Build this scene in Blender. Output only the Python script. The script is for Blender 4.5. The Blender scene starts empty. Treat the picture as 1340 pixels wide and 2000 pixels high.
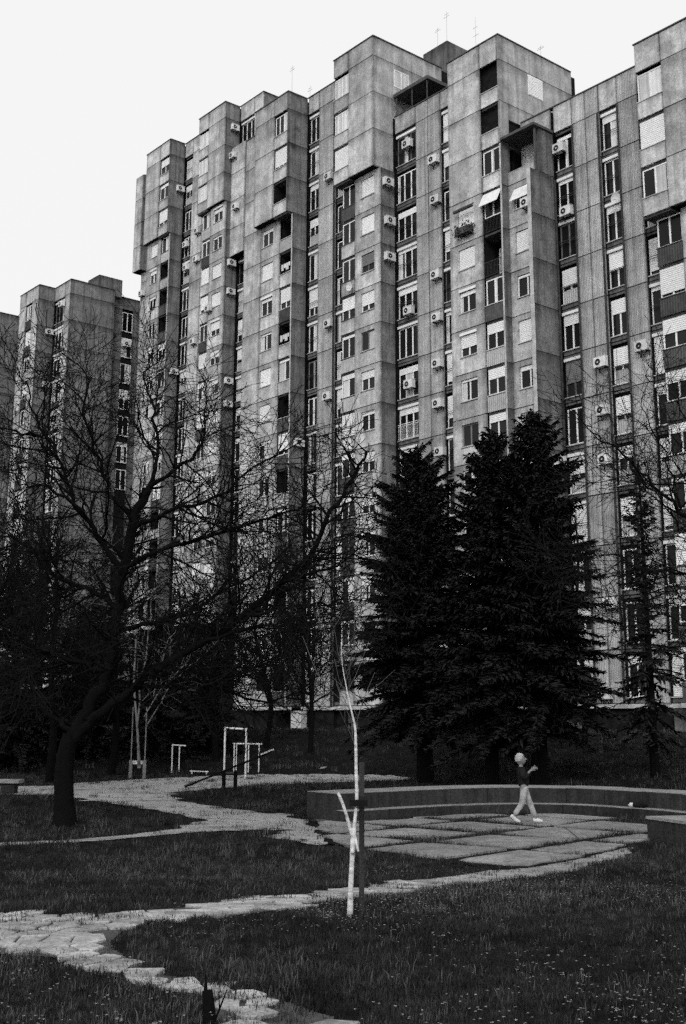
import bpy, bmesh, math, random
import numpy as np
from mathutils import Vector, Matrix

random.seed(7); RNG = np.random.default_rng(7)
scene = bpy.context.scene
COL = scene.collection
R = math.radians

# ------------------------------------------------------------------ camera
cam_data = bpy.data.cameras.new('camera')
cam_data.sensor_fit = 'VERTICAL'; cam_data.sensor_height = 36.0; cam_data.sensor_width = 24.12
cam_data.lens = 41.9; cam_data.shift_y = -0.057
cam_data.clip_start = 0.1; cam_data.clip_end = 2000
cam = bpy.data.objects.new('camera', cam_data); COL.objects.link(cam)
cam.matrix_world = (Matrix.Translation((0, 0, 1.65)) @ Matrix.Rotation(R(90 + 12.568), 4, 'X')
                    @ Matrix.Rotation(R(0.22), 4, 'Z'))
scene.camera = cam

# ------------------------------------------------------------------ sky (overcast, black-and-white film)
SUN_EL, SUN_AZ = R(33), math.atan2(-0.22, -0.97)      # azimuth measured from +Y towards +X
world = bpy.data.worlds.new('World'); scene.world = world; world.use_nodes = True
nt = world.node_tree; nt.nodes.clear()
sky = nt.nodes.new('ShaderNodeTexSky'); sky.sky_type = 'NISHITA'; sky.sun_disc = False
sky.sun_elevation = SUN_EL; sky.sun_rotation = SUN_AZ
sky.air_density = 1.0; sky.dust_density = 5.0
bw = nt.nodes.new('ShaderNodeRGBToBW')
mix = nt.nodes.new('ShaderNodeMix'); mix.data_type = 'FLOAT'
mix.inputs[0].default_value = 0.93                     # cloud cover
mix.inputs[3].default_value = 9.7                      # even cloud luminance
bg = nt.nodes.new('ShaderNodeBackground'); bg.inputs[1].default_value = 0.1
wo = nt.nodes.new('ShaderNodeOutputWorld')
nt.links.new(sky.outputs[0], bw.inputs[0]); nt.links.new(bw.outputs[0], mix.inputs[2])
nt.links.new(mix.outputs[0], bg.inputs[0]); nt.links.new(bg.outputs[0], wo.inputs[0])

sun_d = bpy.data.lights.new('sun', 'SUN'); sun_d.energy = 1.5; sun_d.angle = R(24); sun_d.color = (1, 1, 1)
sun = bpy.data.objects.new('sun', sun_d); COL.objects.link(sun)
sdir = Vector((math.sin(SUN_AZ) * math.cos(SUN_EL), math.cos(SUN_AZ) * math.cos(SUN_EL), math.sin(SUN_EL)))
sun.rotation_euler = sdir.to_track_quat('Z', 'Y').to_euler(); sun.location = sdir * 80

vs = scene.view_settings
scene.display_settings.display_device = 'sRGB'
vs.view_transform = 'Standard'; vs.look = 'None'; vs.exposure = 0.0; vs.gamma = 1.0; vs.use_curve_mapping = False
scene.cycles.use_denoising = False
scene.cycles.use_adaptive_sampling = True; scene.cycles.adaptive_threshold = 0.14; scene.cycles.adaptive_min_samples = 16
scene.cycles.max_bounces = 5; scene.cycles.diffuse_bounces = 3; scene.cycles.glossy_bounces = 2
scene.cycles.transparent_max_bounces = 4

# ------------------------------------------------------------------ materials (grey: the photograph is black and white)
MATS = {}
def material(name, val, rough=0.9, scales=((3.0, 0.25),), stretch=None, rand=0.0, bump=0.0, bump_scale=60.0,
             ribs=None, topdirt=0.0, spec=0.04, slats=None, metallic=0.0, patches=None, edge=None, streak=None):
    """val: grey albedo; scales: ((noise scale, amplitude), ...) in metres of world space."""
    m = bpy.data.materials.new(name); m.use_nodes = True
    t = m.node_tree; N = t.nodes; Lk = t.links.new
    b = N['Principled BSDF']
    b.inputs['Roughness'].default_value = rough
    b.inputs['Specular IOR Level'].default_value = spec
    b.inputs['Metallic'].default_value = metallic
    geo = N.new('ShaderNodeNewGeometry')
    def mth(op, a, c=None, clamp=False):
        n = N.new('ShaderNodeMath'); n.operation = op; n.use_clamp = clamp
        for i, v in enumerate((a, c)):
            if v is None: continue
            if isinstance(v, (int, float)): n.inputs[i].default_value = v
            else: Lk(v, n.inputs[i])
        return n.outputs[0]
    def noise(scale, st=None, detail=4.0):
        v = geo.outputs['Position']
        if st:
            mp = N.new('ShaderNodeMapping'); mp.inputs['Scale'].default_value = st; Lk(v, mp.inputs[0]); v = mp.outputs[0]
        n = N.new('ShaderNodeTexNoise'); n.inputs['Scale'].default_value = scale; n.inputs['Detail'].default_value = detail
        Lk(v, n.inputs['Vector']); return n.outputs[0]
    cur = None
    def mul(x):
        nonlocal cur
        cur = x if cur is None else mth('MULTIPLY', cur, x)
    base = N.new('ShaderNodeValue'); base.outputs[0].default_value = val; mul(base.outputs[0])
    for sc, amp in scales:
        mul(mth('ADD', mth('MULTIPLY', noise(sc), 2 * amp * 3.0), 1 - amp * 3.0))
    if stretch:
        sc, amp, st = stretch
        mul(mth('ADD', mth('MULTIPLY', noise(sc, st), 2 * amp * 3.0), 1 - amp * 3.0))
    if patches:                                        # large blotches of wear: (scale, threshold, darkening)
        sc, th, dk = patches
        mr = N.new('ShaderNodeMapRange'); mr.inputs[1].default_value = th; mr.inputs[2].default_value = th + 0.14
        mr.inputs[3].default_value = 1.0; mr.inputs[4].default_value = 1 - dk
        Lk(noise(sc, None, 6.0), mr.inputs[0]); mul(mr.outputs[0])
    if rand:
        oi = N.new('ShaderNodeObjectInfo')
        mul(mth('ADD', mth('MULTIPLY', oi.outputs['Random'], 2 * rand), 1 - rand))
    if topdirt:                                        # run-off grime under each joint of a panel
        tc = N.new('ShaderNodeTexCoord'); sp = N.new('ShaderNodeSeparateXYZ'); Lk(tc.outputs['Generated'], sp.inputs[0])
        zz = mth('ADD', sp.outputs[2], mth('MULTIPLY', mth('SUBTRACT', noise(2.2, (1, 1, .25)), 0.5), 0.5))
        mr = N.new('ShaderNodeMapRange'); mr.inputs[1].default_value = 0.72; mr.inputs[2].default_value = 1.02
        mr.inputs[3].default_value = 1.0; mr.inputs[4].default_value = 1 - topdirt
        Lk(zz, mr.inputs[0]); mul(mr.outputs[0])
    if streak:                                         # rain streaks running down from joints and sills
        st_n = noise(streak[0], (1, 1, 0.035), 3.0)
        mr = N.new('ShaderNodeMapRange'); mr.inputs[1].default_value = 0.53; mr.inputs[2].default_value = 0.66
        mr.inputs[3].default_value = 1.0; mr.inputs[4].default_value = 1 - streak[1]
        Lk(st_n, mr.inputs[0]); mul(mr.outputs[0])
    if edge is not None:                               # grime along the vertical panel edges
        tc = N.new('ShaderNodeTexCoord'); sp = N.new('ShaderNodeSeparateXYZ'); Lk(tc.outputs['Generated'], sp.inputs[0])
        g = sp.outputs[edge]; e = mth('MINIMUM', g, mth('SUBTRACT', 1.0, g))
        e = mth('ADD', e, mth('MULTIPLY', mth('SUBTRACT', noise(1.6), 0.5), 0.16))
        mr = N.new('ShaderNodeMapRange'); mr.inputs[1].default_value = 0.0; mr.inputs[2].default_value = 0.09
        mr.inputs[3].default_value = 0.66; mr.inputs[4].default_value = 1.0
        Lk(e, mr.inputs[0]); mul(mr.outputs[0])
    height = None
    if ribs or slats:
        tc = N.new('ShaderNodeTexCoord'); sp = N.new('ShaderNodeSeparateXYZ'); Lk(tc.outputs['Object'], sp.inputs[0])
        per = ribs or slats
        w = mth('SINE', mth('MULTIPLY', sp.outputs[0 if ribs else 2], 2 * math.pi / per))
        height = w
        mul(mth('ADD', mth('MULTIPLY', w, 0.14 if ribs else 0.02), 0.93))
    if bump:
        nb = noise(bump_scale, None, 5.0)
        height = nb if height is None else mth('ADD', mth('MULTIPLY', height, 0.6), nb)
    if height is not None:
        bp = N.new('ShaderNodeBump'); bp.inputs['Strength'].default_value = bump or 0.4; bp.inputs['Distance'].default_value = 0.03
        Lk(height, bp.inputs['Height']); Lk(bp.outputs[0], b.inputs['Normal'])
    comb = N.new('ShaderNodeCombineColor')
    cl = mth('MAXIMUM', mth('MINIMUM', cur, 0.88), 0.002)
    for i in range(3): Lk(cl, comb.inputs[i])
    Lk(comb.outputs[0], b.inputs['Base Color'])
    MATS[name] = m
    return m

material('concrete_light', 0.48, scales=((0.35, 0.16), (1.4, 0.15), (6, 0.14), (14, 0.14)), stretch=(1.0, 0.17, (1.6, 1.6, 0.10)), rand=0.20, bump=0.6, bump_scale=30, topdirt=0.34, patches=(0.55, 0.54, 0.30), edge=0, streak=(4.0, 0.18))
material('concrete_ribbed', 0.43, scales=((0.4, 0.14), (2.0, 0.10), (9, 0.15)), stretch=(1.4, 0.20, (1.8, 1.8, 0.08)), rand=0.14, bump=0.5, bump_scale=30, ribs=0.115, topdirt=0.26, edge=0, patches=(0.7, 0.56, 0.25), streak=(5.0, 0.22))
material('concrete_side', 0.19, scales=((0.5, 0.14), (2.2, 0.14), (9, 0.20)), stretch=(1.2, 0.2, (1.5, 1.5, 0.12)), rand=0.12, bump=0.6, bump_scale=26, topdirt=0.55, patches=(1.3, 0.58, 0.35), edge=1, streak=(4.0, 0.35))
material('joint_dark', 0.014, scales=((3, 0.3),))
material('core_dark', 0.12, scales=((3, 0.3),))
material('coping', 0.09, scales=((4, 0.2),))
material('slab_edge', 0.46, scales=((1.5, 0.25), (9, 0.15)), bump=0.3)
material('white_frame', 0.80, rough=0.5, scales=((4, 0.10),), rand=0.06)
material('grey_frame', 0.16, rough=0.6, scales=((4, 0.2),), rand=0.2)
material('glass', 0.012, rough=0.12, scales=((0.8, 0.2),), spec=0.14, rand=0.6)
material('blind_light', 0.86, rough=0.6, scales=((3, 0.04),), rand=0.08, slats=0.11)
material('blind_grey', 0.20, rough=0.7, scales=((3, 0.1),), rand=0.3, slats=0.11)
material('curtain', 0.62, scales=((2, 0.08),), stretch=(9, 0.14, (1, 1, 0.02)), rand=0.2)
material('parapet_light', 0.44, scales=((2, 0.12), (14, 0.14)), rand=0.18, ribs=0.16)
material('parapet_dark', 0.085, scales=((2, 0.2), (14, 0.2)), rand=0.25, ribs=0.16)
material('metal_dark', 0.05, rough=0.6, scales=((6, 0.3),))
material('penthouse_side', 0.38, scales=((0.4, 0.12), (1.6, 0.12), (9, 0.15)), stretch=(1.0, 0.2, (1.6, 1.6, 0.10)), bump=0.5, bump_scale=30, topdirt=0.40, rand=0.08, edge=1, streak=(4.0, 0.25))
material('interior', 0.05, scales=((1.2, 0.4),))
material('ac_white', 0.66, rough=0.55, scales=((5, 0.12),), rand=0.14)
material('ac_fan', 0.03, rough=0.7, scales=((5, 0.2),))
material('awning', 0.74, scales=((4, 0.1),))
material('bark_dark', 0.0055, scales=((5, 0.12), (26, 0.2)), bump=0.8, bump_scale=30)
material('twig_dark', 0.010, scales=((2, 0.15),))
material('birch_bark', 0.60, scales=((6, 0.1),), stretch=(2.2, 0.28, (1.2, 1.2, 14)), bump=0.3, patches=(11, 0.60, 0.85))
material('birch_twig', 0.10, scales=((6, 0.35),))
material('old_birch', 0.15, scales=((5, 0.18),), patches=(6, 0.52, 0.8))
material('needles', 0.026, scales=((0.9, 0.16), (5, 0.22)), rough=0.8, rand=0.0)
material('leaf_buds', 0.085, scales=((2, 0.3),), rough=0.8)
material('grass_blade', 0.026, scales=((0.22, 0.24), (1.1, 0.30), (5, 0.2)), rough=0.8, rand=0.6)
material('grass_dry', 0.09, scales=((0.7, 0.15),), rough=0.9, rand=0.35)
material('petal', 0.26, scales=((3, 0.1),), rand=0.25)
material('soil', 0.009, scales=((0.4, 0.15), (4, 0.15), (30, 0.2)), bump=0.8, bump_scale=18)
material('path_dirt', 0.075, scales=((0.6, 0.15), (3, 0.15), (30, 0.2)), bump=0.7, bump_scale=40)
material('path_gravel', 0.31, scales=((0.35, 0.12), (2.5, 0.12), (16, 0.24)), bump=0.7, bump_scale=50, patches=(0.8, 0.57, 0.55))
material('slab_concrete', 0.215, scales=((0.6, 0.2), (3, 0.2), (18, 0.26)), rand=0.12, bump=0.6, bump_scale=45, patches=(1.6, 0.60, 0.3))
material('flagstone', 0.33, scales=((1.2, 0.2), (5, 0.24), (30, 0.26)), rand=0.22, bump=0.7, bump_scale=40, patches=(2.2, 0.56, 0.35))
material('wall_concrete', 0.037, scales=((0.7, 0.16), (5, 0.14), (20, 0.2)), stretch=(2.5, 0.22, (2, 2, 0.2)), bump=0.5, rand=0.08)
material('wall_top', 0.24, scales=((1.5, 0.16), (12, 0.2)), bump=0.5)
material('pole_white', 0.62, rough=0.5, scales=((7, 0.2),), patches=(5, 0.6, 0.4))
material('pole_grey', 0.20, scales=((7, 0.3),))
material('old_wood', 0.05, scales=((5, 0.15),), stretch=(12, 0.2, (3, 3, 0.2)), bump=0.6)
material('strap', 0.012, scales=((7, 0.2),))
material('skin', 0.21, scales=((9, 0.06),), rough=0.6)
material('hair', 0.36, scales=((22, 0.25),), rough=0.6)
material('sweater', 0.014, scales=((9, 0.3),))
material('trousers', 0.36, scales=((9, 0.12),), bump=0.9, bump_scale=9, patches=(7, 0.55, 0.4))
material('shoe', 0.58, scales=((20, 0.12),), rough=0.6)

# ------------------------------------------------------------------ mesh helpers
class MB:
    def __init__(self): self.v = []; self.f = []
    def box(self, x0, x1, y0, y1, z0, z1):
        i = len(self.v)
        self.v += [(x0, y0, z0), (x1, y0, z0), (x1, y1, z0), (x0, y1, z0), (x0, y0, z1), (x1, y0, z1), (x1, y1, z1), (x0, y1, z1)]
        self.f += [(i, i+3, i+2, i+1), (i+4, i+5, i+6, i+7), (i, i+1, i+5, i+4), (i+1, i+2, i+6, i+5), (i+2, i+3, i+7, i+6), (i+3, i, i+4, i+7)]
        return self
    def prism(self, poly, z0, z1):                    # poly counter-clockwise; z0/z1 numbers or lists
        n = len(poly); i = len(self.v)
        a = z0 if isinstance(z0, (list, tuple)) else [z0] * n
        c = z1 if isinstance(z1, (list, tuple)) else [z1] * n
        self.v += [(p[0], p[1], a[k]) for k, p in enumerate(poly)] + [(p[0], p[1], c[k]) for k, p in enumerate(poly)]
        self.f += [tuple(range(i + n - 1, i - 1, -1)), tuple(range(i + n, i + 2 * n))]
        self.f += [(i + k, i + (k + 1) % n, i + n + (k + 1) % n, i + n + k) for k in range(n)]
        return self
    def tube(self, pts, radii, n=6, cap=True):
        pts = [Vector(p) for p in pts]; i0 = len(self.v); ref = None
        for k, p in enumerate(pts):
            d = (pts[min(k + 1, len(pts) - 1)] - pts[max(k - 1, 0)])
            if d.length < 1e-6: d = Vector((0, 0, 1))
            d.normalize()
            if ref is None: ref = d.orthogonal().normalized()
            u = (ref - d * ref.dot(d))
            u = u.normalized() if u.length > 1e-5 else d.orthogonal().normalized()
            ref = u; w = d.cross(u)
            r = radii[k]
            for j in range(n):
                a = 2 * math.pi * j / n
                self.v.append(tuple(p + (u * math.cos(a) + w * math.sin(a)) * r))
        for k in range(len(pts) - 1):
            for j in range(n):
                a = i0 + k * n + j; c = i0 + k * n + (j + 1) % n
                self.f.append((a, c, c + n, a + n))
        if cap:
            self.f.append(tuple(range(i0 + n - 1, i0 - 1, -1)))
            e = i0 + (len(pts) - 1) * n; self.f.append(tuple(range(e, e + n)))
        return self
    def disc(self, c, r, axis, n=16, depth=0.02):      # axis 'x' or 'y': short cylinder
        d = Vector((1, 0, 0)) if axis == 'x' else Vector((0, 1, 0))
        return self.tube([Vector(c) - d * depth / 2, Vector(c) + d * depth / 2], [r, r], n)
    def mesh(self, name, smooth=False):
        me = bpy.data.meshes.new(name); me.from_pydata(self.v, [], self.f); me.update()
        if smooth: me.polygons.foreach_set('use_smooth', [True] * len(me.polygons))
        return me

def obj(name, me, mat, parent=None, loc=(0, 0, 0), rot=None):
    if isinstance(me, MB): me = me.mesh(name)
    if mat is not None and not me.materials: me.materials.append(MATS[mat])
    o = bpy.data.objects.new(name, me); COL.objects.link(o)
    o.location = loc
    if rot: o.rotation_euler = rot
    if parent: o.parent = parent
    return o
def empty(name, loc=(0, 0, 0), rz=0.0):
    o = bpy.data.objects.new(name, None); COL.objects.link(o); o.location = loc; o.rotation_euler = (0, 0, rz); return o
def tag(o, label=None, cat=None, group=None, kind=None):
    if label: o['label'] = label
    if cat: o['category'] = cat
    if group: o['group'] = group
    if kind: o['kind'] = kind
    return o
CACHE = {}
def cached(key, fn, mat):
    if key not in CACHE:
        me = fn().mesh(key[0]); me.materials.append(MATS[mat]); CACHE[key] = me
    return CACHE[key]

# ------------------------------------------------------------------ ground shape
def smooth(a, b, x): t = np.clip((x - a) / (b - a), 0, 1); return t * t * (3 - 2 * t)
def ground(X, Y):
    X = np.asarray(X, float); Y = np.asarray(Y, float)
    z = -0.45 * smooth(9.5, 18, Y)
    k = smooth(2.5, 6.5, X); b0 = 46 - 16 * k; w = 9 + 9 * k
    return z + 1.5 * (0.6 * np.clip((Y - b0) / w, 0, 1) + 0.4 * smooth(b0, b0 + w, Y))
def gz(x, y): return float(ground(x, y))
def in_poly(P, X, Y):
    X = np.asarray(X, float); Y = np.asarray(Y, float); c = np.zeros(X.shape, bool); n = len(P)
    for i in range(n):
        x0, y0 = P[i]; x1, y1 = P[(i + 1) % n]
        if y0 == y1: continue
        hit = ((y0 > Y) != (y1 > Y)) & (X < (x1 - x0) * (Y - y0) / (y1 - y0) + x0)
        c ^= hit
    return c
PATH_A = [(-14.3, 38.56), (-9.09, 39.02), (-8.8, 40.88), (-7.45, 43.02), (-5.12, 46.1), (-2.08, 46.52), (0.63, 46.58), (2.53, 46.04), (2.39, 43.42), (-0.48, 41.82), (-2.76, 39.76), (-3.89, 37.94), (-4.81, 36.06), (-4.74, 34.18), (-4.05, 31.92), (-2.66, 29.66), (-1.48, 28.14), (-0.73, 26.5), (0.24, 25.64), (0.52, 23.82), (0.28, 20.62), (-0.24, 21.42), (-0.69, 21.84), (-1.32, 22.54), (-1.15, 23.96), (-1.65, 24.06), (-2.6, 23.7), (-4.19, 21.88), (-7.86, 19.6), (-8.09, 20.2), (-4.68, 22.04), (-3.93, 22.92), (-3.17, 24.32), (-2.91, 26.26), (-3.98, 28.62), (-5.23, 30.38), (-7.05, 32.96), (-8.13, 34.64), (-13.17, 34.76)]
COURT = [(-0.73, 26.24), (0.24, 25.7), (1.45, 26.7), (2.65, 27.7), (3.88, 28.35), (5.0, 28.1), (5.94, 27.2), (6.6, 25.54), (5.75, 22.6), (4.5, 20.6), (3.65, 19.26), (2.86, 18.26), (2.21, 17.82), (2.03, 18.24), (1.77, 18.54), (1.2, 19.18), (0.76, 20.02), (0.28, 20.46), (-0.24, 21.42)]
PATH_B = [(-4.6, 11.3), (-2.56, 11.16), (-2.07, 10.98), (-1.73, 11.62), (-1.17, 12.2), (-0.9, 13.32), (-0.16, 14.3), (0.6, 15.88), (1.64, 17.2), (2.18, 17.94), (2.98, 18.58), (4.5, 20.6), (4.89, 21.18), (4.5, 19.6), (3.45, 18.0), (2.8, 17.1), (2.15, 16.4), (1.35, 15.3), (0.76, 14.15), (0.3, 13.2), (-0.2, 12.3), (-0.7, 11.5), (-1.0, 11.05), (-1.59, 10.7), (-1.74, 10.1), (-1.76, 9.62), (-1.69, 9.3), (-1.4, 8.8), (-1.14, 8.46), (-0.76, 8.08), (-0.52, 7.84), (-0.26, 7.62), (-0.02, 7.32), (0.24, 6.2), (-0.27, 6.2), (-0.65, 7.2), (-0.81, 7.6), (-1.0, 7.9), (-1.2, 8.16), (-1.49, 8.36), (-1.81, 8.74), (-2.2, 9.04), (-4.0, 9.95)]

def make_ground():
    xs = np.concatenate([np.linspace(-400, -42, 26), np.linspace(-40, 40, 161), np.linspace(42, 400, 26)])
    ys = np.concatenate([np.linspace(-40, -1, 14), np.linspace(0, 66, 221), np.linspace(68, 140, 30), np.linspace(150, 900, 20)])
    X, Y = np.meshgrid(xs, ys); Z = ground(X, Y)
    amp = 0.008 * (Y > 2) * (Y < 62)
    Z = Z + amp * (np.sin(X * 1.7 + Y * .6) * np.sin(Y * 1.1 - X * .5) - 1.0)
    nx, ny = len(xs), len(ys)
    v = np.stack([X, Y, Z], -1).reshape(-1, 3)
    i = np.arange(nx * ny).reshape(ny, nx)
    f = np.stack([i[:-1, :-1], i[:-1, 1:], i[1:, 1:], i[1:, :-1]], -1).reshape(-1, 4)
    me = bpy.data.meshes.new('ground'); me.from_pydata(v.tolist(), [], f.tolist()); me.update()
    return tag(obj('ground', me, 'soil'), kind='structure')
make_ground()

def sheet(name, poly, mat, cell, lift, ymin=-1e9, ymax=1e9, ragged=0.05):
    P = np.array(poly); x0, y0 = P.min(0); x1, y1 = P.max(0); y1 = min(y1, ymax); y0 = max(y0, ymin)
    xs = np.arange(x0, x1 + cell, cell); ys = np.arange(y0, y1 + cell, cell)
    X, Y = np.meshgrid(xs, ys)
    jx = np.sin(X * 9.1 + Y * 5.3) * ragged + np.sin(X * 2.7 - Y * 3.1) * ragged
    keep = in_poly(poly, X[:-1, :-1] + cell / 2 + jx[:-1, :-1], Y[:-1, :-1] + cell / 2 + jx[:-1, :-1])
    Z = ground(X, Y) + lift
    i = np.arange(X.size).reshape(X.shape)
    f = np.stack([i[:-1, :-1], i[:-1, 1:], i[1:, 1:], i[1:, :-1]], -1)[keep]
    used, inv = np.unique(f, return_inverse=True)
    v = np.stack([X, Y, Z], -1).reshape(-1, 3)[used]
    me = bpy.data.meshes.new(name); me.from_pydata(v.tolist(), [], inv.reshape(f.shape).tolist()); me.update()
    return obj(name, me, mat)
tag(sheet('gravel_path', PATH_A, 'path_gravel', 0.055, 0.014, ragged=0.09), kind='structure')
court = tag(sheet('paved_court', COURT, 'soil', 0.07, 0.020), kind='structure')
stone_path = tag(sheet('stone_path', PATH_B, 'path_dirt', 0.024, 0.003, ymax=16.0, ragged=0.03), kind='structure')
tag(sheet('gravel_path', PATH_B, 'path_gravel', 0.03, 0.012, ymin=15.2, ragged=0.06), kind='structure')

# ------------------------------------------------------------------ paving slabs of the court
def paving():
    a = R(48); u = Vector((math.cos(a), math.sin(a))); w = Vector((-math.sin(a), math.cos(a)))
    size, gap = 2.0, 0.17
    o = Vector((4.15, 23.28))
    rnd = random.Random(3)
    for i in range(-4, 5):
        for j in range(-4, 5):
            c = o + u * (i * size) + w * (j * size)
            h = (size - gap) / 2
            quad = [c + u * sx * h + w * sy * h for sx, sy in ((-1, -1), (1, -1), (1, 1), (-1, 1))]
            # edge points with small chips so that slabs are not perfect squares
            pts = []
            for k in range(4):
                p, q = quad[k], quad[(k + 1) % 4]
                for s in (0.0, 0.22, 0.5, 0.78):
                    e = p.lerp(q, s); n = (c - e).normalized()
                    pts.append(e + n * (rnd.uniform(0, .05) + (0.07 * rnd.random() if s == 0 else 0)))
            inside = in_poly(COURT, [p.x for p in pts], [p.y for p in pts])
            if inside.sum() < 5: continue
            if not inside.all():                       # trim towards the centre of the court
                m = Vector((2.9, 23.2)); out = []
                for p in pts:
                    q = p.copy()
                    for _ in range(40):
                        if in_poly(COURT, [q.x], [q.y])[0]: break
                        q = q.lerp(m, 0.06)
                    out.append(q)
                pts = out
            tilt = (rnd.uniform(-.012, .012), rnd.uniform(-.012, .012), rnd.uniform(-.01, .012))
            mb = MB(); cx = sum(p.x for p in pts) / len(pts); cy = sum(p.y for p in pts) / len(pts)
            top = [gz(p.x, p.y) + 0.045 + tilt[2] + tilt[0] * (p.x - cx) + tilt[1] * (p.y - cy) for p in pts]
            mb.prism([(p.x, p.y) for p in pts], [t - 0.12 for t in top], top)
            if rnd.random() < .45 and inside.all():    # a crack splits the slab
                n_ = len(pts); a_ = rnd.randrange(n_); b_ = (a_ + n_ // 2 + rnd.choice((-2, -1, 1, 2))) % n_
                lo, hi = min(a_, b_), max(a_, b_)
                mid_ = pts[lo].lerp(pts[hi], rnd.uniform(.4, .6)) + Vector((rnd.uniform(-.15, .15), rnd.uniform(-.15, .15)))
                for loop in (list(range(lo, hi + 1)), list(range(hi, n_)) + list(range(0, lo + 1))):
                    q_ = [pts[w] for w in loop] + [mid_]; zz = [top[w] for w in loop] + [gz(mid_.x, mid_.y) + .045]
                    c_ = Vector((sum(p.x for p in q_) / len(q_), sum(p.y for p in q_) / len(q_))); dz = rnd.uniform(-.015, .01)
                    q_ = [p.lerp(c_, .018) for p in q_]
                    obj('slab', MB().prism([(p.x, p.y) for p in q_], [z - .12 for z in zz], [z + dz for z in zz]), 'slab_concrete', court)
                continue
            obj('slab', mb, 'slab_concrete', court)
paving()

# ------------------------------------------------------------------ crazy paving of the near path
def flagstones():
    rnd = random.Random(11); seeds = []; rest = MB()
    step = 0.235
    for _ in range(30000):                             # irregular stones: dart throwing with a varying size
        x, y = rnd.uniform(-4.8, 1.9), rnd.uniform(6.0, 16.0)
        if y > 12 and abs(x - (y - 13.2) * .58) > 1.0: continue
        r = (.085 + .11 * rnd.random() ** 1.8) * (1 + max(0, (y - 10) * .07))
        if all((x - a) ** 2 * .75 + (y - b) ** 2 * 1.3 > ((r + c) * .5 * 1.62) ** 2 for a, b, c in seeds): seeds.append((x, y, r))
    seeds = [q[:2] for q in seeds]
    S = np.array(seeds); ok = in_poly(PATH_B, S[:, 0], S[:, 1])
    order = sorted((i for i in range(len(S)) if ok[i]), key=lambda i: S[i][1]); print('STONES', len(order))
    n = 0
    for i in order:
        c = S[i]
        if rnd.random() < (.04 if c[1] > 8.2 else .16): continue       # a missing stone
        d = np.hypot(*(S - c).T); nb = np.argsort(d)[1:16]
        poly = [Vector((c[0] + .5 * math.cos(k * math.pi / 4), c[1] + .5 * math.sin(k * math.pi / 4))) for k in range(8)]
        for j in nb:
            q = S[j]; mid = Vector((c + q) / 2); nv = Vector(q - c).normalized(); mid = mid - nv * rnd.uniform(.005, .020)
            out = []
            for k in range(len(poly)):
                a, b = poly[k], poly[(k + 1) % len(poly)]
                da, db = (a - mid).dot(nv), (b - mid).dot(nv)
                if da <= 0: out.append(a)
                if da * db < 0: out.append(a.lerp(b, da / (da - db)))
            poly = out
            if len(poly) < 3: break
        if len(poly) < 3: continue
        m = Vector((sum(p.x for p in poly) / len(poly), sum(p.y for p in poly) / len(poly)))
        bev = [p.lerp(m, .06) for p in poly]
        tx, ty, tz = rnd.uniform(-.035, .035), rnd.uniform(-.045, .045), rnd.uniform(-.002, .010)
        mb = MB() if n < 295 else rest; k = len(poly); o0 = len(mb.v)
        zf = lambda p, e: gz(p.x, p.y) + e + tz + tx * (p.x - m.x) + ty * (p.y - m.y)
        mb.v += [(p.x, p.y, gz(p.x, p.y) - .03) for p in poly] + [(p.x, p.y, zf(p, .012)) for p in poly] + [(p.x, p.y, zf(p, .018)) for p in bev]
        for r in range(2):
            mb.f += [(o0 + r * k + q, o0 + r * k + (q + 1) % k, o0 + (r + 1) * k + (q + 1) % k, o0 + (r + 1) * k + q) for q in range(k)]
        mb.f.append(tuple(range(o0 + 2 * k, o0 + 3 * k)))
        if n < 295: obj('flagstone', mb, 'flagstone', stone_path)
        n += 1
    if rest.v: tag(obj('flagstone', rest, 'flagstone', stone_path), kind='stuff')
flagstones()

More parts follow.
